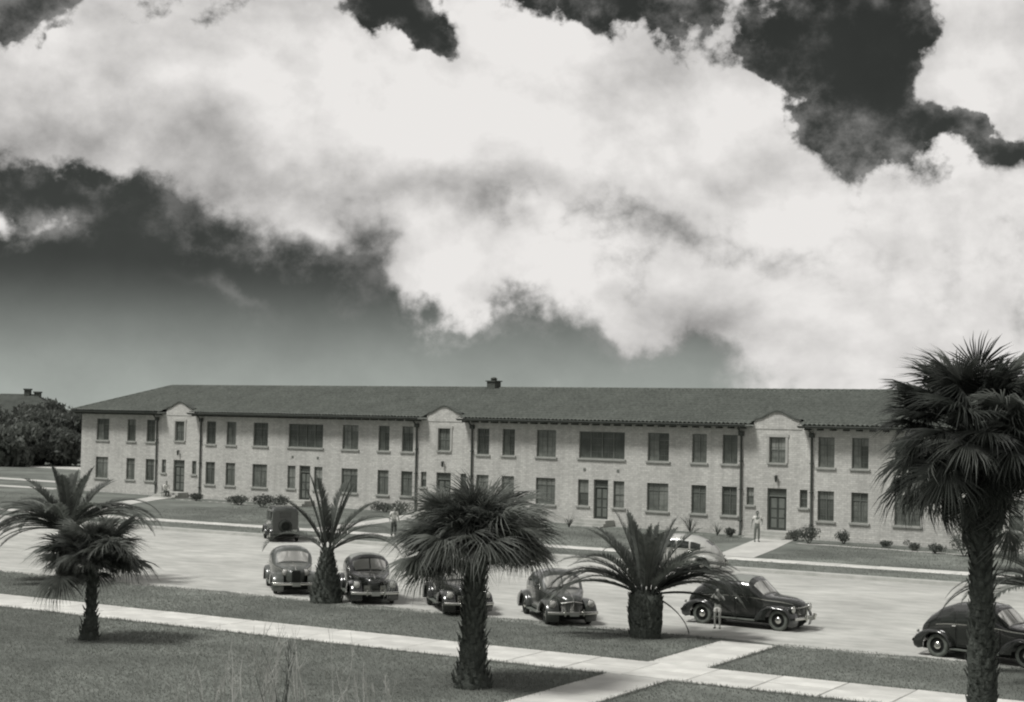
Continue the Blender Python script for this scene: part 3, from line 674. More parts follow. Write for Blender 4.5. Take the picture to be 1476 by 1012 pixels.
# ------------------------------------------------------------------ shrubs, trees
def leaf_cloud(b, c, rad, n_, sz, r_, hollow=.35):
    for _ in range(n_):
        while True:
            p = Vector((r_.uniform(-1, 1), r_.uniform(-1, 1), r_.uniform(-1, 1)))
            if hollow < p.length < 1: break
        p = Vector(c) + Vector((p.x * rad[0], p.y * rad[1], p.z * rad[2])); q = Euler((r_.uniform(0, 6), r_.uniform(0, 6), r_.uniform(0, 6))).to_matrix(); s = sz * r_.uniform(.6, 1.4)
        b.add([p + q @ Vector(v) * s for v in ((-.5, 0, 0), (0, -.28, .06), (.55, 0, 0), (0, .28, .06))], [(0, 1, 2, 3)])
def shrub(label, loc, w, h, seed, m_=None, n_=380, sz=.14):
    r_ = random.Random(seed); o = empty('shrub', loc, 0, label, 'shrub', 'shrubs along the foot of the building'); st = MB()
    for k in range(6):
        a = r_.uniform(0, 6.3); st.tube([(0, 0, -.05), (math.cos(a) * w * .2, math.sin(a) * w * .2, h * .4), (math.cos(a) * w * .38, math.sin(a) * w * .38, h * .8)], [.025, .018, .008], 5)
    st.build('stem', M_bark, o); b = MB()
    for k in range(5):
        a = r_.uniform(0, 6.3); rr = r_.uniform(0, .28) * w; leaf_cloud(b, (math.cos(a) * rr, math.sin(a) * rr, h * r_.uniform(.4, .62)), (w * .34, w * .34, h * r_.uniform(.3, .42)), n_ // 5, sz, r_, .2)
    b.build('foliage', m_ or M_leafB, o)
    return o
def spiky(label, loc, w, h, seed, n_=26):
    r_ = random.Random(seed); o = empty('grassy_plant', loc, 0, label, 'plant', 'shrubs along the foot of the building'); b = MB()
    for k in range(n_):
        a = r_.uniform(0, 6.3); e = r_.uniform(.15, 1.0); L = h * r_.uniform(.6, 1.1); d = Vector((math.cos(a), math.sin(a), 0)); s = Vector((-d.y, d.x, 0)) * .018
        p1 = d * (L * e * .5) + Vector((0, 0, L * .6)); p2 = d * (L * e * 1.25) + Vector((0, 0, L * .95)); b.add([-s, s, p1 + s, p1 - s, p2], [(0, 1, 2, 3), (3, 2, 4)])
    b.build('blades', M_leafB, o); return o
SB = [('big rounded bush under the first wide ground-floor window', 378, 731, 2.4, 1.2), ('bushy shrub left of the stoop beside the upright date palm', 402, 733, 1.6, 1.25), ('low shrub under narrow window right of left gable', 345, 728, 2.2, .9),
      ('small shrub at the downpipe right of left entrance', 283, 722, 1.3, .8), ('shrub right of the upright date palm under narrow window', 555, 738, 2.0, .9), ('shrub by the downpipe left of the middle entrance', 576, 742, 2.0, 1.2),
      ('shrub hugging downpipe right of the right entrance', 1166, 784, 1.5, 1.3), ('low shrub beside right entrance step', 1146, 780, 1.1, .9), ('dark shrub under the two narrow windows right of right entrance', 1216, 784, 1.0, 1.0),
      ('tiny shrub left of downpipe by the right entrance', 1053, 774, .9, .7), ('tiny dark shrub below wide window near the tall palm', 1308, 787, .7, .5), ('low shrub at right end of bed near the tall palm', 1349, 798, 1.1, .7), ('small shrub in the bed between two right-hand windows', 1276, 789, .8, .5), ('low shrub left of the tall palm by the bed edging', 1318, 794, .9, .6), ('shrub in front of wall behind tall palm trunk', 1390, 802, 1.8, 1.5), ('leafy bush at right edge beyond the tall palm', 1455, 806, 2.6, 2.0)]
for k, (lb, x, y, w, h) in enumerate(SB): shrub(lb, G(x, y, .14), w, h * .85, 50 + k, n_=int(420 * w), sz=.11)
spiky('clump of thin arching blades under the narrow windows left of right entrance', G(995, 768, .14), 1.5, 1.25, 90, 34); spiky('grassy tuft beside arching clump below the lower window', G(1034, 772, .14), 1.0, .8, 91); spiky('thin grassy tuft left of the central stoop', G(820, 760, .14), 1.0, .8, 92)

def tree(label, loc, H, rad, seed, n_=2400, trunk_r=.25, sz=.62, group='trees beyond the far end of the building'):
    r_ = random.Random(seed); o = empty('broadleaf_tree', loc, 0, label, 'tree', group); b = MB(); th = H * .38
    b.tube([(0, 0, -.2), (.1, 0, th * .5), (.0, .1, th)], [trunk_r * 1.3, trunk_r, trunk_r * .8], 8)
    for k in range(5):
        a = k * 1.26 + r_.random(); b.tube([(0, .1, th * .85), (math.cos(a) * rad * .3, math.sin(a) * rad * .3, th * 1.25), (math.cos(a) * rad * .55, math.sin(a) * rad * .55, H * .68)], [trunk_r * .6, trunk_r * .4, trunk_r * .15], 6)
    b.build('trunk', M_bark, o); b = MB(); nc = 22
    for k in range(nc):
        a = r_.uniform(0, 6.3); rr = rad * math.sqrt(r_.random()) * .72; z = H * r_.uniform(.22, .86) - rr * .15; s = rad * r_.uniform(.28, .48)
        leaf_cloud(b, (math.cos(a) * rr, math.sin(a) * rr, z), (s, s, s * .75), n_ // nc, sz, r_, .45)
    b.build('crown', M_leafA, o); return o
TR = [('dark rounded tree in front of the far house at left edge', 8, 672, 5.2, 3.6), ('broad dark tree between the far house and the building end', 45, 664, 7.6, 5.0), ('dense tree just left of the building corner', 78, 666, 7.4, 4.6),
      ('tree partly hidden by the left end of the building', 104, 667, 7.6, 4.4), ('low dark tree beneath the far house windows', 30, 670, 4.6, 3.2), ('low bushy tree nearest the building corner', 92, 672, 4.8, 3.2), ('bushy low tree in the middle of the far left row', 60, 671, 4.6, 3.4), ('tall tree behind the building corner with paler crown', 66, 655, 8.4, 5.2), ('tree at the photo left edge beside the far house', -22, 668, 7.4, 4.6)]
for k, (lb, x, y, H, rr) in enumerate(TR): tree(lb, G(x, y), H, rr, 120 + k, 4200)
# far house
hp = G(8, 656); fh = empty('far_house', hp, R(28), 'dark two-storey house with hipped roof and chimneys far left', 'house')
M_hw = mat('house_wall', .16, .9, .2, .8); M_hr = mat('house_roof', .07, .9, .3, 1)
MB().box(-7, 7, 0, 9, -.3, 5.8).build('wall', M_hw, fh)
hr = MB(); hr.add([(-7.7, -.7, 5.8), (7.7, -.7, 5.8), (7.7, 9.7, 5.8), (-7.7, 9.7, 5.8), (-2.6, 4.5, 8.9), (2.6, 4.5, 8.9)], [(0, 1, 5, 4), (1, 2, 5), (2, 3, 4, 5), (3, 0, 4), (3, 2, 1, 0)]); hro = hr.build('roof', M_hr, fh)
for x, z in ((1.4, 9.5), (2.9, 9.1)):
    c_ = MB(); c_.box(x - .4, x + .4, 4.0, 4.9, 7.5, z); c_.box(x - .5, x + .5, 3.9, 5.0, z + .003, z + .2); c_.build('chimney', M_coping, hro)
for z in (1.0, 3.7):
    for x in (-5.2, -2.6, 0, 2.6, 5.2):
        w_ = MB(); w_.box(x - .6, x + .6, -.06, .02, z, z + 1.5); wf = w_.build('window', M_trim, fh); MB().box(x - .5, x + .5, -.075, -.063, z + .08, z + 1.42).build('pane', M_glass[1], wf)

# ------------------------------------------------------------------ cars
M_black = mat('black_paint', .018, .22, .3, 2, coat=1.0, spec=.5); M_grey = mat('grey_paint', .075, .35, .15, 2, coat=.8, spec=.5); M_dkgrey = mat('dark_grey_paint', .045, .28, .25, 2, coat=.9, spec=.5); M_roofsheen = mat('roof_sky_sheen', .24, .45, .12, 3, coat=.5)  # pale roof tone: sky reflection put into the colour
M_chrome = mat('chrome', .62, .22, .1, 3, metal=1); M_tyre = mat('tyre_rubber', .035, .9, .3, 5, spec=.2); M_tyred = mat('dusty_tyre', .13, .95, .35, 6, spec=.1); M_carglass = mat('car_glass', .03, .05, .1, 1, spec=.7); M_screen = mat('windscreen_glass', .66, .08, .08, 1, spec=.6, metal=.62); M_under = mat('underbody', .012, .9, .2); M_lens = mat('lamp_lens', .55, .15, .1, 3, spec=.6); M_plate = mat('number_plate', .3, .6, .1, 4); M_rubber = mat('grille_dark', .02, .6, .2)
CT = [(-2.24, .60, .22, .54, .46), (-2.18, .76, .38, .60, .43), (-2.05, .98, .54, .72, .40), (-1.8, 1.24, .66, .88, .38), (-1.45, 1.48, .735, .99, .36), (-1.0, 1.645, .78, 1.04, .34), (-.5, 1.71, .80, 1.06, .34), (0, 1.715, .80, 1.06, .34), (.28, 1.685, .79, 1.055, .34), (.40, 1.60, .78, 1.05, .34), (.62, 1.36, .75, 1.03, .35), (.82, 1.15, .71, 1.0, .36), (1.0, 1.115, .655, .98, .38), (1.3, 1.09, .56, .96, .40), (1.6, 1.06, .46, .92, .42), (1.85, 1.01, .35, .86, .43), (2.0, .94, .24, .78, .45), (2.07, .84, .13, .68, .48)]
CTA = np.array(CT)
def cv(x, j): return float(np.interp(x, CTA[:, 0], CTA[:, j]))
PE = 2.9
def car_side(x, z):
    zt, w, zb_ = cv(x, 1), cv(x, 2), cv(x, 3); t_ = (z - zb_) / max(.01, zt - zb_)
    return w if t_ <= 0 else w * max(0, 1 - min(1, t_) ** PE) ** (1 / PE)
def car_top(x, y):
    zt, w, zb_ = cv(x, 1), cv(x, 2), cv(x, 3); return zb_ + (zt - zb_) * max(0, 1 - min(1, abs(y) / w) ** PE) ** (1 / PE)
def fender(ax, yin, yout, prof, az_, drop, s):
    b = MB(); th = [p[0] for p in prof]; rr = [p[1] for p in prof]; rows = []
    for k in range(29):
        a = th[0] + (th[-1] - th[0]) * k / 28; r = float(np.interp(a, th, rr)); row = []
        for q in range(9):
            u = q / 8; y = yin + (yout - yin) * math.sin(u * math.pi / 2) ** .8; d = drop * (1 - math.cos(u * math.pi / 2)); row.append((ax + (r - d) * math.cos(R(a)), s * y, az_ + (r - d) * math.sin(R(a))))
        r2 = .415 if r > .54 else max(.39, r - drop - .06); row.append((ax + r2 * math.cos(R(a)), s * (yout - .005), az_ + r2 * math.sin(R(a))))
        rows.append(row)
    b.grid(rows); return b
def wheel(parent, x, y, s, rad, tyre_m, wd=.15):
    b = MB(); b.lathe([(rad * .66, -wd / 2 * .8), (rad * .82, -wd / 2), (rad * .95, -wd / 2 * .85), (rad, -wd / 4), (rad, wd / 4), (rad * .95, wd / 2 * .85), (rad * .82, wd / 2), (rad * .66, wd / 2 * .8)], 26, 'y', (x, y, rad)); w = b.build('wheel', tyre_m, parent, True)
    MB().lathe([(rad * .68, s * .045), (rad * .6, s * .03), (rad * .5, s * .02), (rad * .36, s * .05), (0, s * .055)], 22, 'y', (x, y, rad)).build('rim', M_under, w, True)
    MB().lathe([(rad * .34, s * .052), (rad * .30, s * .075), (rad * .16, s * .095), (0, s * .10)], 18, 'y', (x, y, rad)).build('hubcap', M_chrome, w, True)
def sedan(label, loc, rz_, paint, grille='v', split=True, tyre=None, roof_m=None, group='cars parked at an angle along the lawn', lamps='fender', guards=True):
    o = empty('parked_car', loc, rz_, label, 'car', group); tyre = tyre or M_tyre
    b = MB(); rows = []
    xs_ = sorted(set([c[0] for c in CT] + list(np.linspace(-2.2, 2.05, 44))))
    for x in xs_:
        zt, w, zb_, z0 = cv(x, 1), cv(x, 2), cv(x, 3), cv(x, 4); half_ = [(0, z0), (w * .86, z0), (w * .96, z0 + .06), (w * .985, (z0 + zb_) / 2), (w, zb_)]
        for k in range(1, 9):
            t_ = math.pi / 2 * k / 8; half_.append((w * math.cos(t_) ** (2 / PE), zb_ + (zt - zb_) * math.sin(t_) ** (2 / PE)))
        half_[-1] = (0, zt)
        rows.append([(x, -y, z) for y, z in half_] + [(x, y, z) for y, z in half_[::-1][1:]])
    b.grid(rows); n_ = len(rows[0]); b.f.append(tuple(range(n_))); b.f.append(tuple(len(b.v) - n_ + i for i in range(n_))[::-1])
    body = b.build('body', paint, o, True, True)
    # windows follow the body skin, a few millimetres proud
    def sidewin(xa, xb, s, slant=0.0):
        g_ = MB(); rows = []
        for i in range(9):
            f_ = i / 8; row = []
            for j in range(6):
                q = j / 5; x = xa + (xb - xa) * f_ - slant * q * f_; zb_ = cv(x, 3) + .05; z1 = cv(x, 3) + .60 * (cv(x, 1) - cv(x, 3)); z = zb_ + (z1 - zb_) * q; row.append((x, s * (car_side(x, z) + .006), z))
            rows.append(row)
        g_.grid(rows); return g_.build('side_window', M_carglass, body, True)
    for s in (-1, 1):
        sidewin(-1.32, -.86, s); sidewin(-.78, -.22, s); sidewin(-.14, .50, s, .22)
    def top_patch(xa, xb, ya, yb, name, m_, off=.008, nx=7, ny=7):
        g_ = MB(); rows = []
        for i in range(nx):
            x = xa + (xb - xa) * i / (nx - 1); w = cv(x, 2); rows.append([(x + off * .7, y * w, car_top(x, y * w) + off * .7) for y in [ya + (yb - ya) * j / (ny - 1) for j in range(ny)]])
        g_.grid(rows); return g_.build(name, m_, body, True)
    if split: top_patch(.44, .77, -.80, -.03, 'windscreen', M_screen); top_patch(.44, .77, .03, .80, 'windscreen', M_screen)
    else: top_patch(.44, .77, -.80, .80, 'windscreen', M_screen)
    top_patch(-1.78, -1.48, -.42, -.03, 'rear_window', M_carglass); top_patch(-1.78, -1.48, .03, .42, 'rear_window', M_carglass)
    if roof_m: top_patch(-1.25, .27, -.82, .82, 'roof_sheen_panel', roof_m, .007, 18, 17)  # overlay on the dark roof, carries the reflected sky as pale colour
    # screen frame, hood moulding
    top_patch(.775, .80, -.84, .84, 'screen_trim', M_chrome, .012, 3, 13)
    h_ = MB(); h_.grid([[(x, yy, car_top(x, yy) + .012 - abs(yy) * .3) for yy in (-.018, 0, .018)] for x in np.linspace(.84, 2.03, 12)]); h_.build('hood_moulding', M_chrome, body)
    for s in (-1, 1):
        tm = MB(); tm.grid([[(x, s * (car_side(x, cv(x, 3)) + .008), cv(x, 3) + dz_) for dz_ in (-.012, .012)] for x in np.linspace(-1.5, 1.8, 24)]); tm.build('belt_moulding', M_chrome, body)
        for x in (-.78, .0):
            hd = MB(); hd.tube([(x, s * .80, 1.0), (x - .01, s * .845, 1.0), (x - .12, s * .85, 1.0)], .012, 6); hd.build('door_handle', M_chrome, body)
        for xx in (-.82, -.18, .58):
            dl = MB(); dl.grid([[(xx + dx, s * (car_side(xx, z) + .0045), z) for dx in (-.008, .008)] for z in np.linspace(.42, cv(xx, 3) + .02, 5)]); dl.build('door_gap', M_under, body)
        fender(1.42, .46, .90, [(-22, .58), (10, .60), (45, .55), (75, .50), (100, .50), (130, .62), (160, .78), (182, .92)], .36, .13, s).build('front_fender', paint, o, True)
        fender(-1.42, .60, .905, [(0, .56), (30, .53), (60, .50), (100, .50), (130, .58), (150, .70), (165, .80), (178, .83), (187, .79), (193, .68)], .36, .11, s).build('rear_fender', paint, o, True)
        rb = MB(); rb.box(-.98, .62, s * .60 if s > 0 else -.88, .88 if s > 0 else -.60, .27, .315); rb.build('running_board', M_tyred, o, bevel=.015)
        if lamps == 'fender': hx, hy, hz = 1.93, .665, .74
        else: hx, hy, hz = 1.80, .40, .86
        hl = MB(); hl.lathe([(.02, -.30), (.08, -.20), (.115, -.06), (.125, 0), (.115, .015)], 18, 'x', (hx, s * hy, hz)); ho = hl.build('headlight', paint, o, True)
        MB().lathe([(.112, .012), (.09, .035), (.05, .05), (0, .055)], 18, 'x', (hx, s * hy, hz)).build('lens', M_lens, ho, True); MB().lathe([(.108, .014), (.125, .018), (.132, .004), (.126, -.012)], 18, 'x', (hx, s * hy, hz)).build('lamp_ring', M_chrome, ho, True)
        tlm = MB(); tlm.lathe([(.045, 0), (.04, -.05), (0, -.06)], 10, 'x', (-2.06, s * .76, .73)); tlm.build('tail_light', M_plate, o, True)
        wheel(o, 1.42, s * .72, s, .355, tyre); wheel(o, -1.42, s * .74, s, .355, tyre)
    gr = MB()
    if grille == 'v':
        for s in (-1, 1):
            p0 = Vector((2.10, 0, 0)); p1 = Vector((1.90, s * .36, 0)); gr.quad(p0 + Vector((0, 0, .44)), p1 + Vector((0, 0, .46)), p1 + Vector((0, 0, .70)), p0 + Vector((.0, 0, .86)))
        go = gr.build('grille', M_rubber, o); sb = MB()
        for k in range(9):
            z = .46 + k * .042
            for s in (-1, 1):
                e = max(.1, 1 - max(0, k - 5) * .2); sb.tube([(2.115, s * .01, z), (2.115 - .20 * e, s * .365 * e, z)], .007, 4)
        sb.tube([(2.11, 0, .42), (2.125, 0, .70), (2.09, 0, .93)], .016, 6); tag(sb.build('grille_bars', M_chrome, go), kind='stuff')
        MB().tube([(1.93, -.38, .76), (2.06, -.2, .80), (2.13, 0, .84), (2.06, .2, .80), (1.93, .38, .76)], .018, 6).build('grille_trim', M_chrome, go)
    elif grille == 'twin':
        for s in (-1, 1):
            g_ = MB(); g_.box(1.95, 2.02, min(s * .09, s * .42), max(s * .09, s * .42), .44, .72); go = g_.build('grille', M_rubber, o, bevel=.04); sb = MB()
            for k in range(8): sb.box(2.022, 2.034, min(s * .10, s * .41), max(s * .10, s * .41), .455 + k * .033, .475 + k * .033)
            tag(sb.build('grille_bars', M_chrome, go), kind='stuff')
    else:
        gr.box(1.98, 2.10, -.17, .17, .46, .96); go = gr.build('grille', M_rubber, o, bevel=.04); sb = MB()
        for k in range(7): sb.box(2.102, 2.112, -.155 + k * .05, -.145 + k * .05, .48, .94)
        tag(sb.build('grille_bars', M_pipe, go), kind='stuff')
    for x0, sg, nm in ((2.24, 1, 'front_bumper'), (-2.36, -1, 'rear_bumper')):
        bp_ = MB(); rows = []
        for k in range(17):
            y = -.88 + 1.76 * k / 16; x = x0 - sg * (.16 * (abs(y) / .88) ** 2.6); rows.append([(x - sg * .03, y, .40), (x, y, .41), (x + sg * .02, y, .455), (x, y, .50), (x - sg * .03, y, .51), (x - sg * .03, y, .40)])
        bp_.grid(rows); bo = bp_.build(nm, M_chrome, o, True, True)
        if guards:
            for y in (-.32, .32): MB().box(x0 - .03, x0 + .05, y - .03, y + .03, .36, .58).build('bumper_guard', M_chrome, bo, bevel=.015)
        MB().box(x0 + sg * .035, x0 + sg * .045, -.16, .16, .36, .50).build('number_plate', M_plate, bo)
        for y in (-.3, .3): MB().box(min(x0 - sg * .45, x0 - sg * .03), max(x0 - sg * .45, x0 - sg * .03), y - .02, y + .02, .42, .48).build('bumper_iron', M_under, bo)
    MB().box(-2.0, 1.85, -.58, .58, .20, .40).build('underbody', M_under, o)
    return o
HC = R(-46); hv = Vector((math.cos(HC), math.sin(HC), 0))
def nose_at(px, py): return Vector(G(px, py)) - hv * 1.50
sedan('grey car with one-piece windscreen, leftmost of the row facing the lawn', nose_at(424, 856), HC, M_grey, 'narrow', False, lamps='inner', guards=False)
sedan('dark car with twin pale grilles just right of the upright date palm', nose_at(537, 870), HC, M_black, 'twin', True, roof_m=M_roofsheen)
sedan('dark car half hidden behind the middle fan palm trunk', nose_at(671, 886), HC, M_black, 'twin', True, roof_m=M_roofsheen)
sedan('dark car with V-shaped grille and round fender headlights left of barrel-trunk date palm', nose_at(819, 900), HC, M_dkgrey, 'v', True)
sedan('black fastback sedan parked broadside right of the barrel-trunk palm', (-20.77, 51.85, 0), R(-4), M_black, 'v', True, M_tyred, roof_m=M_roofsheen, group='sedans parked broadside on the road')
h2 = R(-13); c_ = Vector((-13.35, 48.55, 0)) + Vector((math.cos(h2), math.sin(h2), 0)) * 1.42 + Vector((-math.sin(h2), math.cos(h2), 0)) * .72
sedan('black sedan at the right edge, half hidden behind the tall palm trunk', c_, h2, M_black, 'v', True, M_tyred, group='sedans parked broadside on the road')

M_pale = mat('pale_paint', .42, .3, .08, 2, coat=.8, spec=.5)
sedan('pale fastback car at the far kerb, mostly hidden by date palm fronds', (-31.1, 68.5, 0), R(188), M_pale, 'v', True, group='cars at the far kerb')
# tall old box-bodied car seen from behind at the far kerb
def old_car(label, loc, rz_):
    o = empty('old_boxy_car', loc, rz_, label, 'car'); b = MB(); rows = []
    for x, zt, w, zb_ in ((-1.55, 1.70, .66, .55), (-1.50, 1.82, .70, .50), (-1.2, 1.88, .72, .48), (0, 1.90, .73, .48), (.45, 1.87, .72, .48), (.55, 1.78, .70, .48), (.62, 1.22, .62, .48), (1.5, 1.12, .38, .5), (1.56, 1.05, .34, .55)):
        sec = [(0, zb_), (w * .9, zb_), (w, zb_ + .1), (w * 1.02, 1.1 if zt > 1.3 else zb_ + .35), (w * .97, zt - .16), (w * .88, zt - .04), (w * .6, zt), (0, zt + .02)]; rows.append([(x, -y, z) for y, z in sec] + [(x, y, z) for y, z in sec[::-1][1:]])
    b.grid(rows); n_ = len(rows[0]); b.f.append(tuple(range(n_))); b.f.append(tuple(len(b.v) - n_ + i for i in range(n_))[::-1]); body = b.build('body', M_dkgrey, o, False, True, .03)
    MB().box(-1.575, -1.556, -.30, .30, 1.32, 1.60).build('rear_window', M_carglass, body)
    for s in (-1, 1):
        for xa, xb in ((-1.2, -.5), (-.4, .35)): MB().box(xa, xb, min(s * .725, s * .752), max(s * .725, s * .752), 1.18, 1.62).build('side_window', M_carglass, body)
        fender(-1.05, .55, .80, [(0, .50), (60, .47), (110, .47), (150, .50), (190, .52)], .36, .06, s).build('rear_fender', M_black, o, True); fender(1.2, .40, .80, [(-5, .48), (60, .46), (110, .48), (150, .62), (185, .85)], .36, .06, s).build('front_fender', M_black, o, True)
        MB().box(-.6, .4, .58 if s > 0 else -.8, .8 if s > 0 else -.58, .30, .34).build('running_board', M_tyre, o); wheel(o, -1.05, s * .70, s, .36, M_tyre, .13); wheel(o, 1.2, s * .68, s, .36, M_tyre, .13)
        MB().lathe([(.02, -.2), (.1, -.05), (.11, .02), (0, .05)], 14, 'x', (1.5, s * .45, .85)).build('headlight', M_chrome, o, True)
    sp = MB(); sp.lathe([(.22, -.08), (.30, -.09), (.35, -.04), (.35, .04), (.30, .08), (.2, .06), (0, .05)], 22, 'x', (-1.66, 0, .86)); sp.build('spare_wheel', M_tyre, o, True)
    MB().box(-1.80, -1.74, -.74, .74, .46, .53).build('rear_bumper', M_pipe, o, bevel=.02); MB().box(-1.5, 1.4, -.5, .5, .3, .48).build('underbody', M_under, o); MB().box(-1.76, -1.75, -.62, -.36, .56, .70).build('number_plate', M_plate, o)
    for s in (-1, 1): MB().box(-1.75, -1.5, s * .4 - .02, s * .4 + .02, .46, .50).build('bumper_iron', M_under, o)
    return o
oh = math.atan2(.69, -.74)
old_car('tall dark box-shaped car seen from behind at the far kerb', Vector(G(409, 781)) + Vector((math.cos(oh), math.sin(oh), 0)) * 1.15, oh)

# ------------------------------------------------------------------ people
M_skin = mat('skin', .34, .6, .1, 5); M_skin2 = mat('skin_darker', .22, .6, .1, 5); M_white = mat('white_cotton', .74, .9, .05, 6); M_dkcloth = mat('dark_cloth', .07, .9, .2, 6); M_mid = mat('grey_cloth', .17, .9, .2, 6); M_hair = mat('dark_hair', .03, .6, .3, 9); M_shoe = mat('shoe_leather', .04, .5, .2, 6)  # second skin tone is evenly darker
def skin(name, nodes, edges, m_, parent, sub=2):
    keys = list(nodes); me = bpy.data.meshes.new(name); me.from_pydata([nodes[k][0] for k in keys], [(keys.index(a), keys.index(c)) for a, c in edges], []); me.materials.append(m_)
    o = bpy.data.objects.new(name, me); COL.objects.link(o); o.parent = parent
    md = o.modifiers.new('skin', 'SKIN'); md.use_smooth_shade = True
    for i, k in enumerate(keys):
        r = nodes[k][1]; r = r if hasattr(r, '__len__') else (r, r); me.skin_vertices[0].data[i].radius = r; me.skin_vertices[0].data[i].use_root = (i == 0)
    s = o.modifiers.new('sub', 'SUBSURF'); s.levels = sub; s.render_levels = sub
    return o
def person(label, loc, rz_, H=1.75, arms=None, legs=None, top=M_white, low=M_dkcloth, skinm=M_skin, shorts=False, sit=False, group='people', sleeve=.55, hair_long=False, lean=0):
    o = empty('person', loc, rz_, label, 'person', group); k = H / 1.75
    V = lambda x, y, z: Vector((x * k, y * k, z * k))          # faces -Y
    pz = .95 if not sit else .52
    N = {'pel': (V(0, 0, pz), (.14 * k, .10 * k)), 'sp': (V(0, -.01 - lean * .1, pz + .18), (.125 * k, .095 * k)), 'ch': (V(0, -lean * .25, pz + .38), (.155 * k, .105 * k)), 'nk': (V(0, -.01 - lean * .38, pz + .545), (.052 * k, .052 * k)), 'hb': (V(0, -.03 - lean * .42, pz + .615), (.062 * k, .07 * k)), 'hm': (V(0, -.03 - lean * .45, pz + .69), (.076 * k, .095 * k)), 'ht': (V(0, -.02 - lean * .46, pz + .775), (.058 * k, .07 * k)), 'no': (V(0, -.135 - lean * .45, pz + .675), (.012 * k, .014 * k))}
    E_ = [('pel', 'sp'), ('sp', 'ch'), ('ch', 'nk'), ('nk', 'hb'), ('hb', 'hm'), ('hm', 'ht'), ('hm', 'no')]
    arms = arms or {1: ((.27, .03, 1.16), (.30, -.06, .91)), -1: ((-.27, .03, 1.16), (-.30, -.06, .91))}
    legs = legs or {1: ((.10, -.02, .50), (.10, .02, .085)), -1: ((-.11, .0, .50), (-.12, .05, .085))}
    sh = {}; top_n = {}; low_n = {}
    for s in (1, -1):
        S = lambda n_: n_ + ('l' if s > 0 else 'r'); el_, wr = [V(*p) for p in arms[s]]; kn, an = [V(*p) for p in legs[s]]
        N[S('ear')] = (V(s * .085, -.02 - lean * .45, pz + .685), .014 * k); E_.append(('hm', S('ear')))
        shp = V(s * .185, -lean * .28, pz + .47)
        N[S('sh')] = (shp, .058 * k); N[S('el')] = (el_, .040 * k); N[S('wr')] = (wr, .027 * k)
        d = (wr - el_).normalized(); pm = wr + d * .06 * k; N[S('pm')] = (pm, (.036 * k, .020 * k)); E_ += [('ch', S('sh')), (S('sh'), S('el')), (S('el'), S('wr')), (S('wr'), S('pm'))]
        side = Vector((0, 1, 0)) if abs(d.y) < .8 else Vector((0, 0, 1)); curl = Vector((-s * .3, 0, 0))
        for q, (ofs, ln) in enumerate(((-.027, .06), (-.009, .072), (.009, .068), (.026, .052))):
            a1 = pm + (d * .035 + side * ofs) * k; a2 = a1 + (d * ln * .55 + curl * .012) * k; a3 = a2 + (d * ln * .4 + curl * .05) * k
            for nm, pp in (('a', a1), ('b', a2), ('c', a3)): N[S('f%d%s' % (q, nm))] = (pp, .0085 * k)
            E_ += [(S('pm'), S('f%da' % q)), (S('f%da' % q), S('f%db' % q)), (S('f%db' % q), S('f%dc' % q))]
        th = wr + (d * .03 - side * .035) * k; N[S('tha')] = (th, .010 * k); N[S('thb')] = (th + (d * .045 - side * .012 + curl * .03) * k, .009 * k); E_ += [(S('wr'), S('tha')), (S('tha'), S('thb'))]
        hp_ = V(s * .085, 0, pz - .06); N[S('hip')] = (hp_, .082 * k); N[S('kn')] = (kn, .056 * k); cf = kn.lerp(an, .3); N[S('cf')] = (cf + Vector((0, .015 * k, 0)), .054 * k); N[S('an')] = (an, .038 * k); ft = an + V(s * .02, -.15, -.045); N[S('ft')] = (ft, (.038 * k, .026 * k))
        E_ += [('pel', S('hip')), (S('hip'), S('kn')), (S('kn'), S('cf')), (S('cf'), S('an')), (S('an'), S('ft'))]
        sl_ = shp.lerp(el_, sleeve) if sleeve < 1 else el_
        top_n[S('sh')] = (shp, .072 * k); top_n[S('sl')] = (sl_, .058 * k); low_n[S('hip')] = (hp_, .098 * k); low_n[S('kn')] = ((kn if not shorts else hp_.lerp(kn, .55)), (.075 if not shorts else .088) * k)
        if not shorts: low_n[S('an')] = (an + V(0, .0, .03), .062 * k)
        sb = MB(); sb.tube([an + V(0, .06, -.05), an + V(0, 0, -.035), an + V(s * .01, -.10, -.05), an + V(s * .02, -.19, -.058)], [.034 * k, .046 * k, .042 * k, .022 * k], 10); sb.build('shoe', M_shoe, o, True)
    skin('body', N, E_, skinm, o)
    tn = {'pel': (N['pel'][0] + V(0, 0, .04), (.15 * k, .115 * k)), 'sp': (N['sp'][0], (.142 * k, .112 * k)), 'ch': (N['ch'][0], (.168 * k, .12 * k)), 'nk': (N['nk'][0] - V(0, 0, .04), (.066 * k, .066 * k))}; tn.update(top_n)
    skin('shirt', tn, [('pel', 'sp'), ('sp', 'ch'), ('ch', 'nk'), ('ch', 'shl'), ('ch', 'shr'), ('shl', 'sll'), ('shr', 'slr')], top, o)
    ln = {'wst': (N['pel'][0] + V(0, 0, .05), (.152 * k, .117 * k)), 'pel': (N['pel'][0] - V(0, 0, .01), (.158 * k, .122 * k))}; ln.update(low_n)
    ee = [('wst', 'pel'), ('pel', 'hipl'), ('pel', 'hipr'), ('hipl', 'knl'), ('hipr', 'knr')] + ([] if shorts else [('knl', 'anl'), ('knr', 'anr')])
    skin('shorts' if shorts else 'trousers', ln, ee, low, o)
    hc = N['hm'][0]; hb = MB()
    rows = []
    for i in range(7):
        ph = R(-6 + 96 * i / 6) if not hair_long else R(-40 + 130 * i / 6)
        rows.append([hc + Vector(((.090 * math.cos(ph) * math.cos(t_)) * k, (.012 + .108 * math.cos(ph) * math.sin(t_)) * k, (.012 + .118 * math.sin(ph)) * k)) for t_ in [R(-28 + (236) * j / 14) for j in range(15)]])
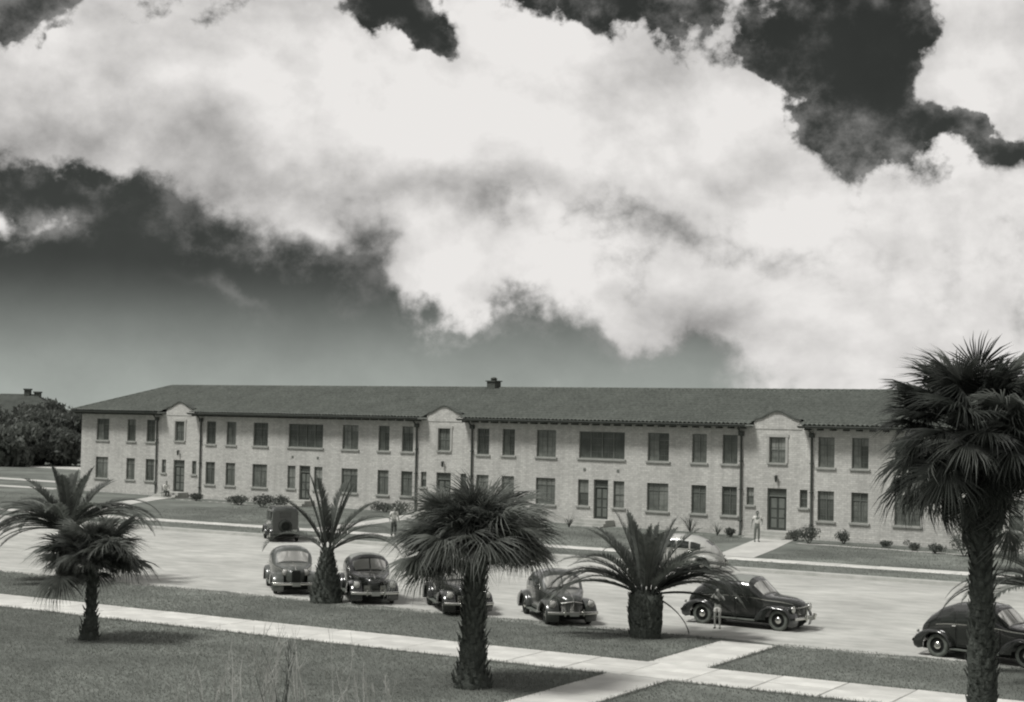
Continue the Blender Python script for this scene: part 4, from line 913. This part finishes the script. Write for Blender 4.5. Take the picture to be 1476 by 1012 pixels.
    hb.grid(rows); hob = hb.build('hair', M_hair, o, True); md = hob.modifiers.new('s', 'SOLIDIFY'); md.thickness = .02 * k
    for s in (1, -1): MB().lathe([(0, -.012 * k), (.011 * k, -.004 * k), (.011 * k, .004 * k), (0, .01 * k)], 8, 'y', tuple(hc + V(s * .032, -.088, -.005))).build('eye', M_hair, o, True)
    return o
face = lambda p: math.atan2(-p[1], -p[0]) + math.pi / 2
pm_ = G(1091, 781, .16)
person('person in white shirt and dark trousers standing left of the right entrance', pm_, face(pm_) + .2, 1.74, arms={1: ((.30, .02, 1.18), (.24, -.20, 1.06)), -1: ((-.27, .05, 1.17), (-.33, -.02, .93))}, low=M_mid, skinm=M_skin2)
pk = G(1034, 906)
person('person in dark top and white shorts raising both hands beside black sedan', pk, face(pk) - .15, 1.36, arms={1: ((.31, -.12, 1.24), (.11, -.22, 1.52)), -1: ((-.31, -.10, 1.22), (-.10, -.22, 1.52))}, top=M_dkcloth, low=M_white, shorts=True, sleeve=.25, skinm=M_skin)
pm2 = Vector((-50.7, 73.7, .13))
person('person in white shirt at the far kerb, behind the middle palm fronds', pm2, face(pm2) + .5, 1.74, low=M_dkcloth, sleeve=.6)
ps = G(238, 717, .16); fs_ = face(ps) + .35
person('person in white top seated on dark chair left of the left entrance', ps, fs_, 1.70, sit=True, lean=.5, legs={1: ((.12, -.44, .52), (.13, -.42, .085)), -1: ((-.12, -.44, .52), (-.10, -.38, .085))}, arms={1: ((.26, -.22, .76), (.14, -.42, .62)), -1: ((-.26, -.22, .76), (-.14, -.42, .62))}, sleeve=.9)
chr_ = empty('chair', ps, fs_, 'dark wooden chair under the seated person by left entrance', 'chair')
MB().box(-.22, .22, -.24, .22, .37, .405).build('seat', M_door, chr_, bevel=.01)
for x in (-.19, .19):
    for y, h_ in ((-.2, .37), (.19, .92)): MB().tube([(x, y, 0), (x, y + (.06 if h_ > .5 else 0), h_)], .02, 6).build('leg', M_door, chr_)
for z in (.58, .72, .86): MB().box(-.19, .19, .20 + (z - .4) * .1, .225 + (z - .4) * .1, z - .03, z + .03).build('back_slat', M_door, chr_)

# ------------------------------------------------------------------ bare weeds in the foreground
def weed(label, loc, n_, h, m_, seed, spread=.5):
    r_ = random.Random(seed); o = MB()
    for k in range(n_):
        a = r_.uniform(0, 6.3); p = Vector((r_.gauss(0, spread * .35), r_.gauss(0, spread * .35), 0)); d = Vector((math.cos(a) * r_.uniform(.05, .3), math.sin(a) * r_.uniform(.05, .3), 1)); L = h * r_.uniform(.55, 1.1); pts = [p]
        for q in range(6):
            d = (d + Vector((r_.gauss(0, .09), r_.gauss(0, .09), r_.gauss(0, .04)))).normalized(); pts.append(pts[-1] + d * L / 6)
        o.tube(pts, [.013 - .0015 * i for i in range(7)], 4, False)
        for q in range(4):
            i = r_.randrange(2, 6); s0 = pts[i]; dd = (d + Vector((r_.gauss(0, .6), r_.gauss(0, .6), .2))).normalized(); o.tube([s0, s0 + dd * L * .13, s0 + dd * L * .2 + Vector((0, 0, .05))], [.005, .004, .002], 3, False)
    w = o.build('bare_shrub', m_); w.location = loc; return tag(w, label, 'shrub', 'bare stalks in the near lawn')
weed('wide pale leafless shrub standing in the near lawn below the footpath', G(400, 1022), 46, 1.9, M_twig, 1, 2.3)
weed('dark thin leafless stalks at bottom edge of the near lawn', G(398, 1030), 6, 1.8, M_twigd, 2, .5)
weed('wide sparse dry twigs left of the middle palm at bottom edge', G(525, 1018), 18, .9, M_twig, 3, 1.8)
weed('faint low dry twigs left of the wide pale leafless shrub', G(300, 1018), 16, .9, M_twig, 4, 1.6)

# ------------------------------------------------------------------ grass
def grass(name, x0, x1, y0, y1, dens, h, seed, z=0, clip=None):
    r_ = np.random.default_rng(seed); n_ = int((x1 - x0) * (y1 - y0) * dens)
    X = r_.uniform(x0, x1, n_); Y = r_.uniform(y0, y1, n_); keep = ~((X > -19.95) & (X < -18.0) & (Y < 60))
    for (xa, xb, ya, yb) in ((-35.4, -32.7, 75.8, 89), (-32.4, -30.0, 75.8, 89), (-34.6, -30.6, 77, 88), (-62.2, -56.4, 75, 92), (-90, -76, 75, 96)): keep &= ~((X > xa) & (X < xb) & (Y > ya) & (Y < yb))
    cl = np.sin(X * .8 + 1.3 * np.sin(Y * .6)) + np.sin(Y * 1.1 + X * .37) + r_.normal(0, .8, n_); keep &= cl > -1.9
    X = X[keep]; Y = Y[keep]; n_ = len(X); H_ = h * r_.uniform(.5, 1.4, n_); A = r_.uniform(0, 6.28, n_); B = r_.uniform(.02, .07, n_)
    V = np.zeros((n_, 6, 3))
    for k in range(2):
        a = A + k * 2.1; dx, dy = np.cos(a), np.sin(a); w = .012
        V[:, k * 3, :] = np.stack([X - dy * w, Y + dx * w, np.full(n_, z)], 1); V[:, k * 3 + 1, :] = np.stack([X + dy * w, Y - dx * w, np.full(n_, z)], 1); V[:, k * 3 + 2, :] = np.stack([X + dx * B, Y + dy * B, z + H_], 1)
    me = bpy.data.meshes.new(name); me.from_pydata(V.reshape(-1, 3).tolist(), [], np.arange(n_ * 6).reshape(-1, 3).tolist()); me.materials.append(M_grass)
    o = bpy.data.objects.new(name, me); COL.objects.link(o); return o
tag(grass('grass', -54, -2, 24, 39.32, 170, .05, 1), 'short rough grass of the near lawn below the footpath', 'grass', None, 'stuff')
tag(grass('grass', -62, -2, 41.98, 48.1, 130, .05, 2), 'short grass strip between the footpath and the road', 'grass', None, 'stuff')
tag(grass('grass', -100, -12, 75.8, 90.2, 26, .06, 3, .135), 'mown grass of the far lawn in front of the building', 'grass', None, 'stuff')
tag(grass('grass', -100, -8, 70.7, 74.2, 34, .06, 4, .13), 'grass strip between the far kerb and the pavement', 'grass', None, 'stuff')
# turf creeping over the path edges
def fringe(name, segs, h, seed):
    r_ = np.random.default_rng(seed); V = []
    for (xa, ya, xb, yb, n_) in segs:
        for k in range(n_):
            t_ = r_.random(); w_ = .05 * (1 + math.sin(t_ * 61) * .6 + math.sin(t_ * 173) * .5)
            x = xa + (xb - xa) * t_ + r_.normal(0, abs(w_) + .01) * (1 if xa == xb else .1); y = ya + (yb - ya) * t_ + r_.normal(0, abs(w_) + .01) * (1 if ya == yb else .1); a = r_.uniform(0, 6.28); hh = h * r_.uniform(.5, 1.3)
            V += [(x - math.sin(a) * .014, y + math.cos(a) * .014, .0), (x + math.sin(a) * .014, y - math.cos(a) * .014, .0), (x + math.cos(a) * .06, y + math.sin(a) * .06, hh + .03)]
    me = bpy.data.meshes.new(name); me.from_pydata(V, [], [(i, i + 1, i + 2) for i in range(0, len(V), 3)]); me.materials.append(M_grass)
    o = bpy.data.objects.new(name, me); COL.objects.link(o); return o
tag(fringe('edge_grass', [(-62, 39.36, -19.95, 39.36, 3200), (-62, 41.94, -19.95, 41.94, 3200), (-18, 39.36, -2, 39.36, 1300), (-18, 41.94, -2, 41.94, 1300), (-19.92, 30, -19.92, 39.3, 700), (-18.02, 30, -18.02, 39.3, 700), (-19.92, 42, -19.92, 47.6, 450), (-18.02, 42, -18.02, 47.6, 450)], .07, 9), 'turf creeping over the edges of the footpaths', 'grass', None, 'stuff')
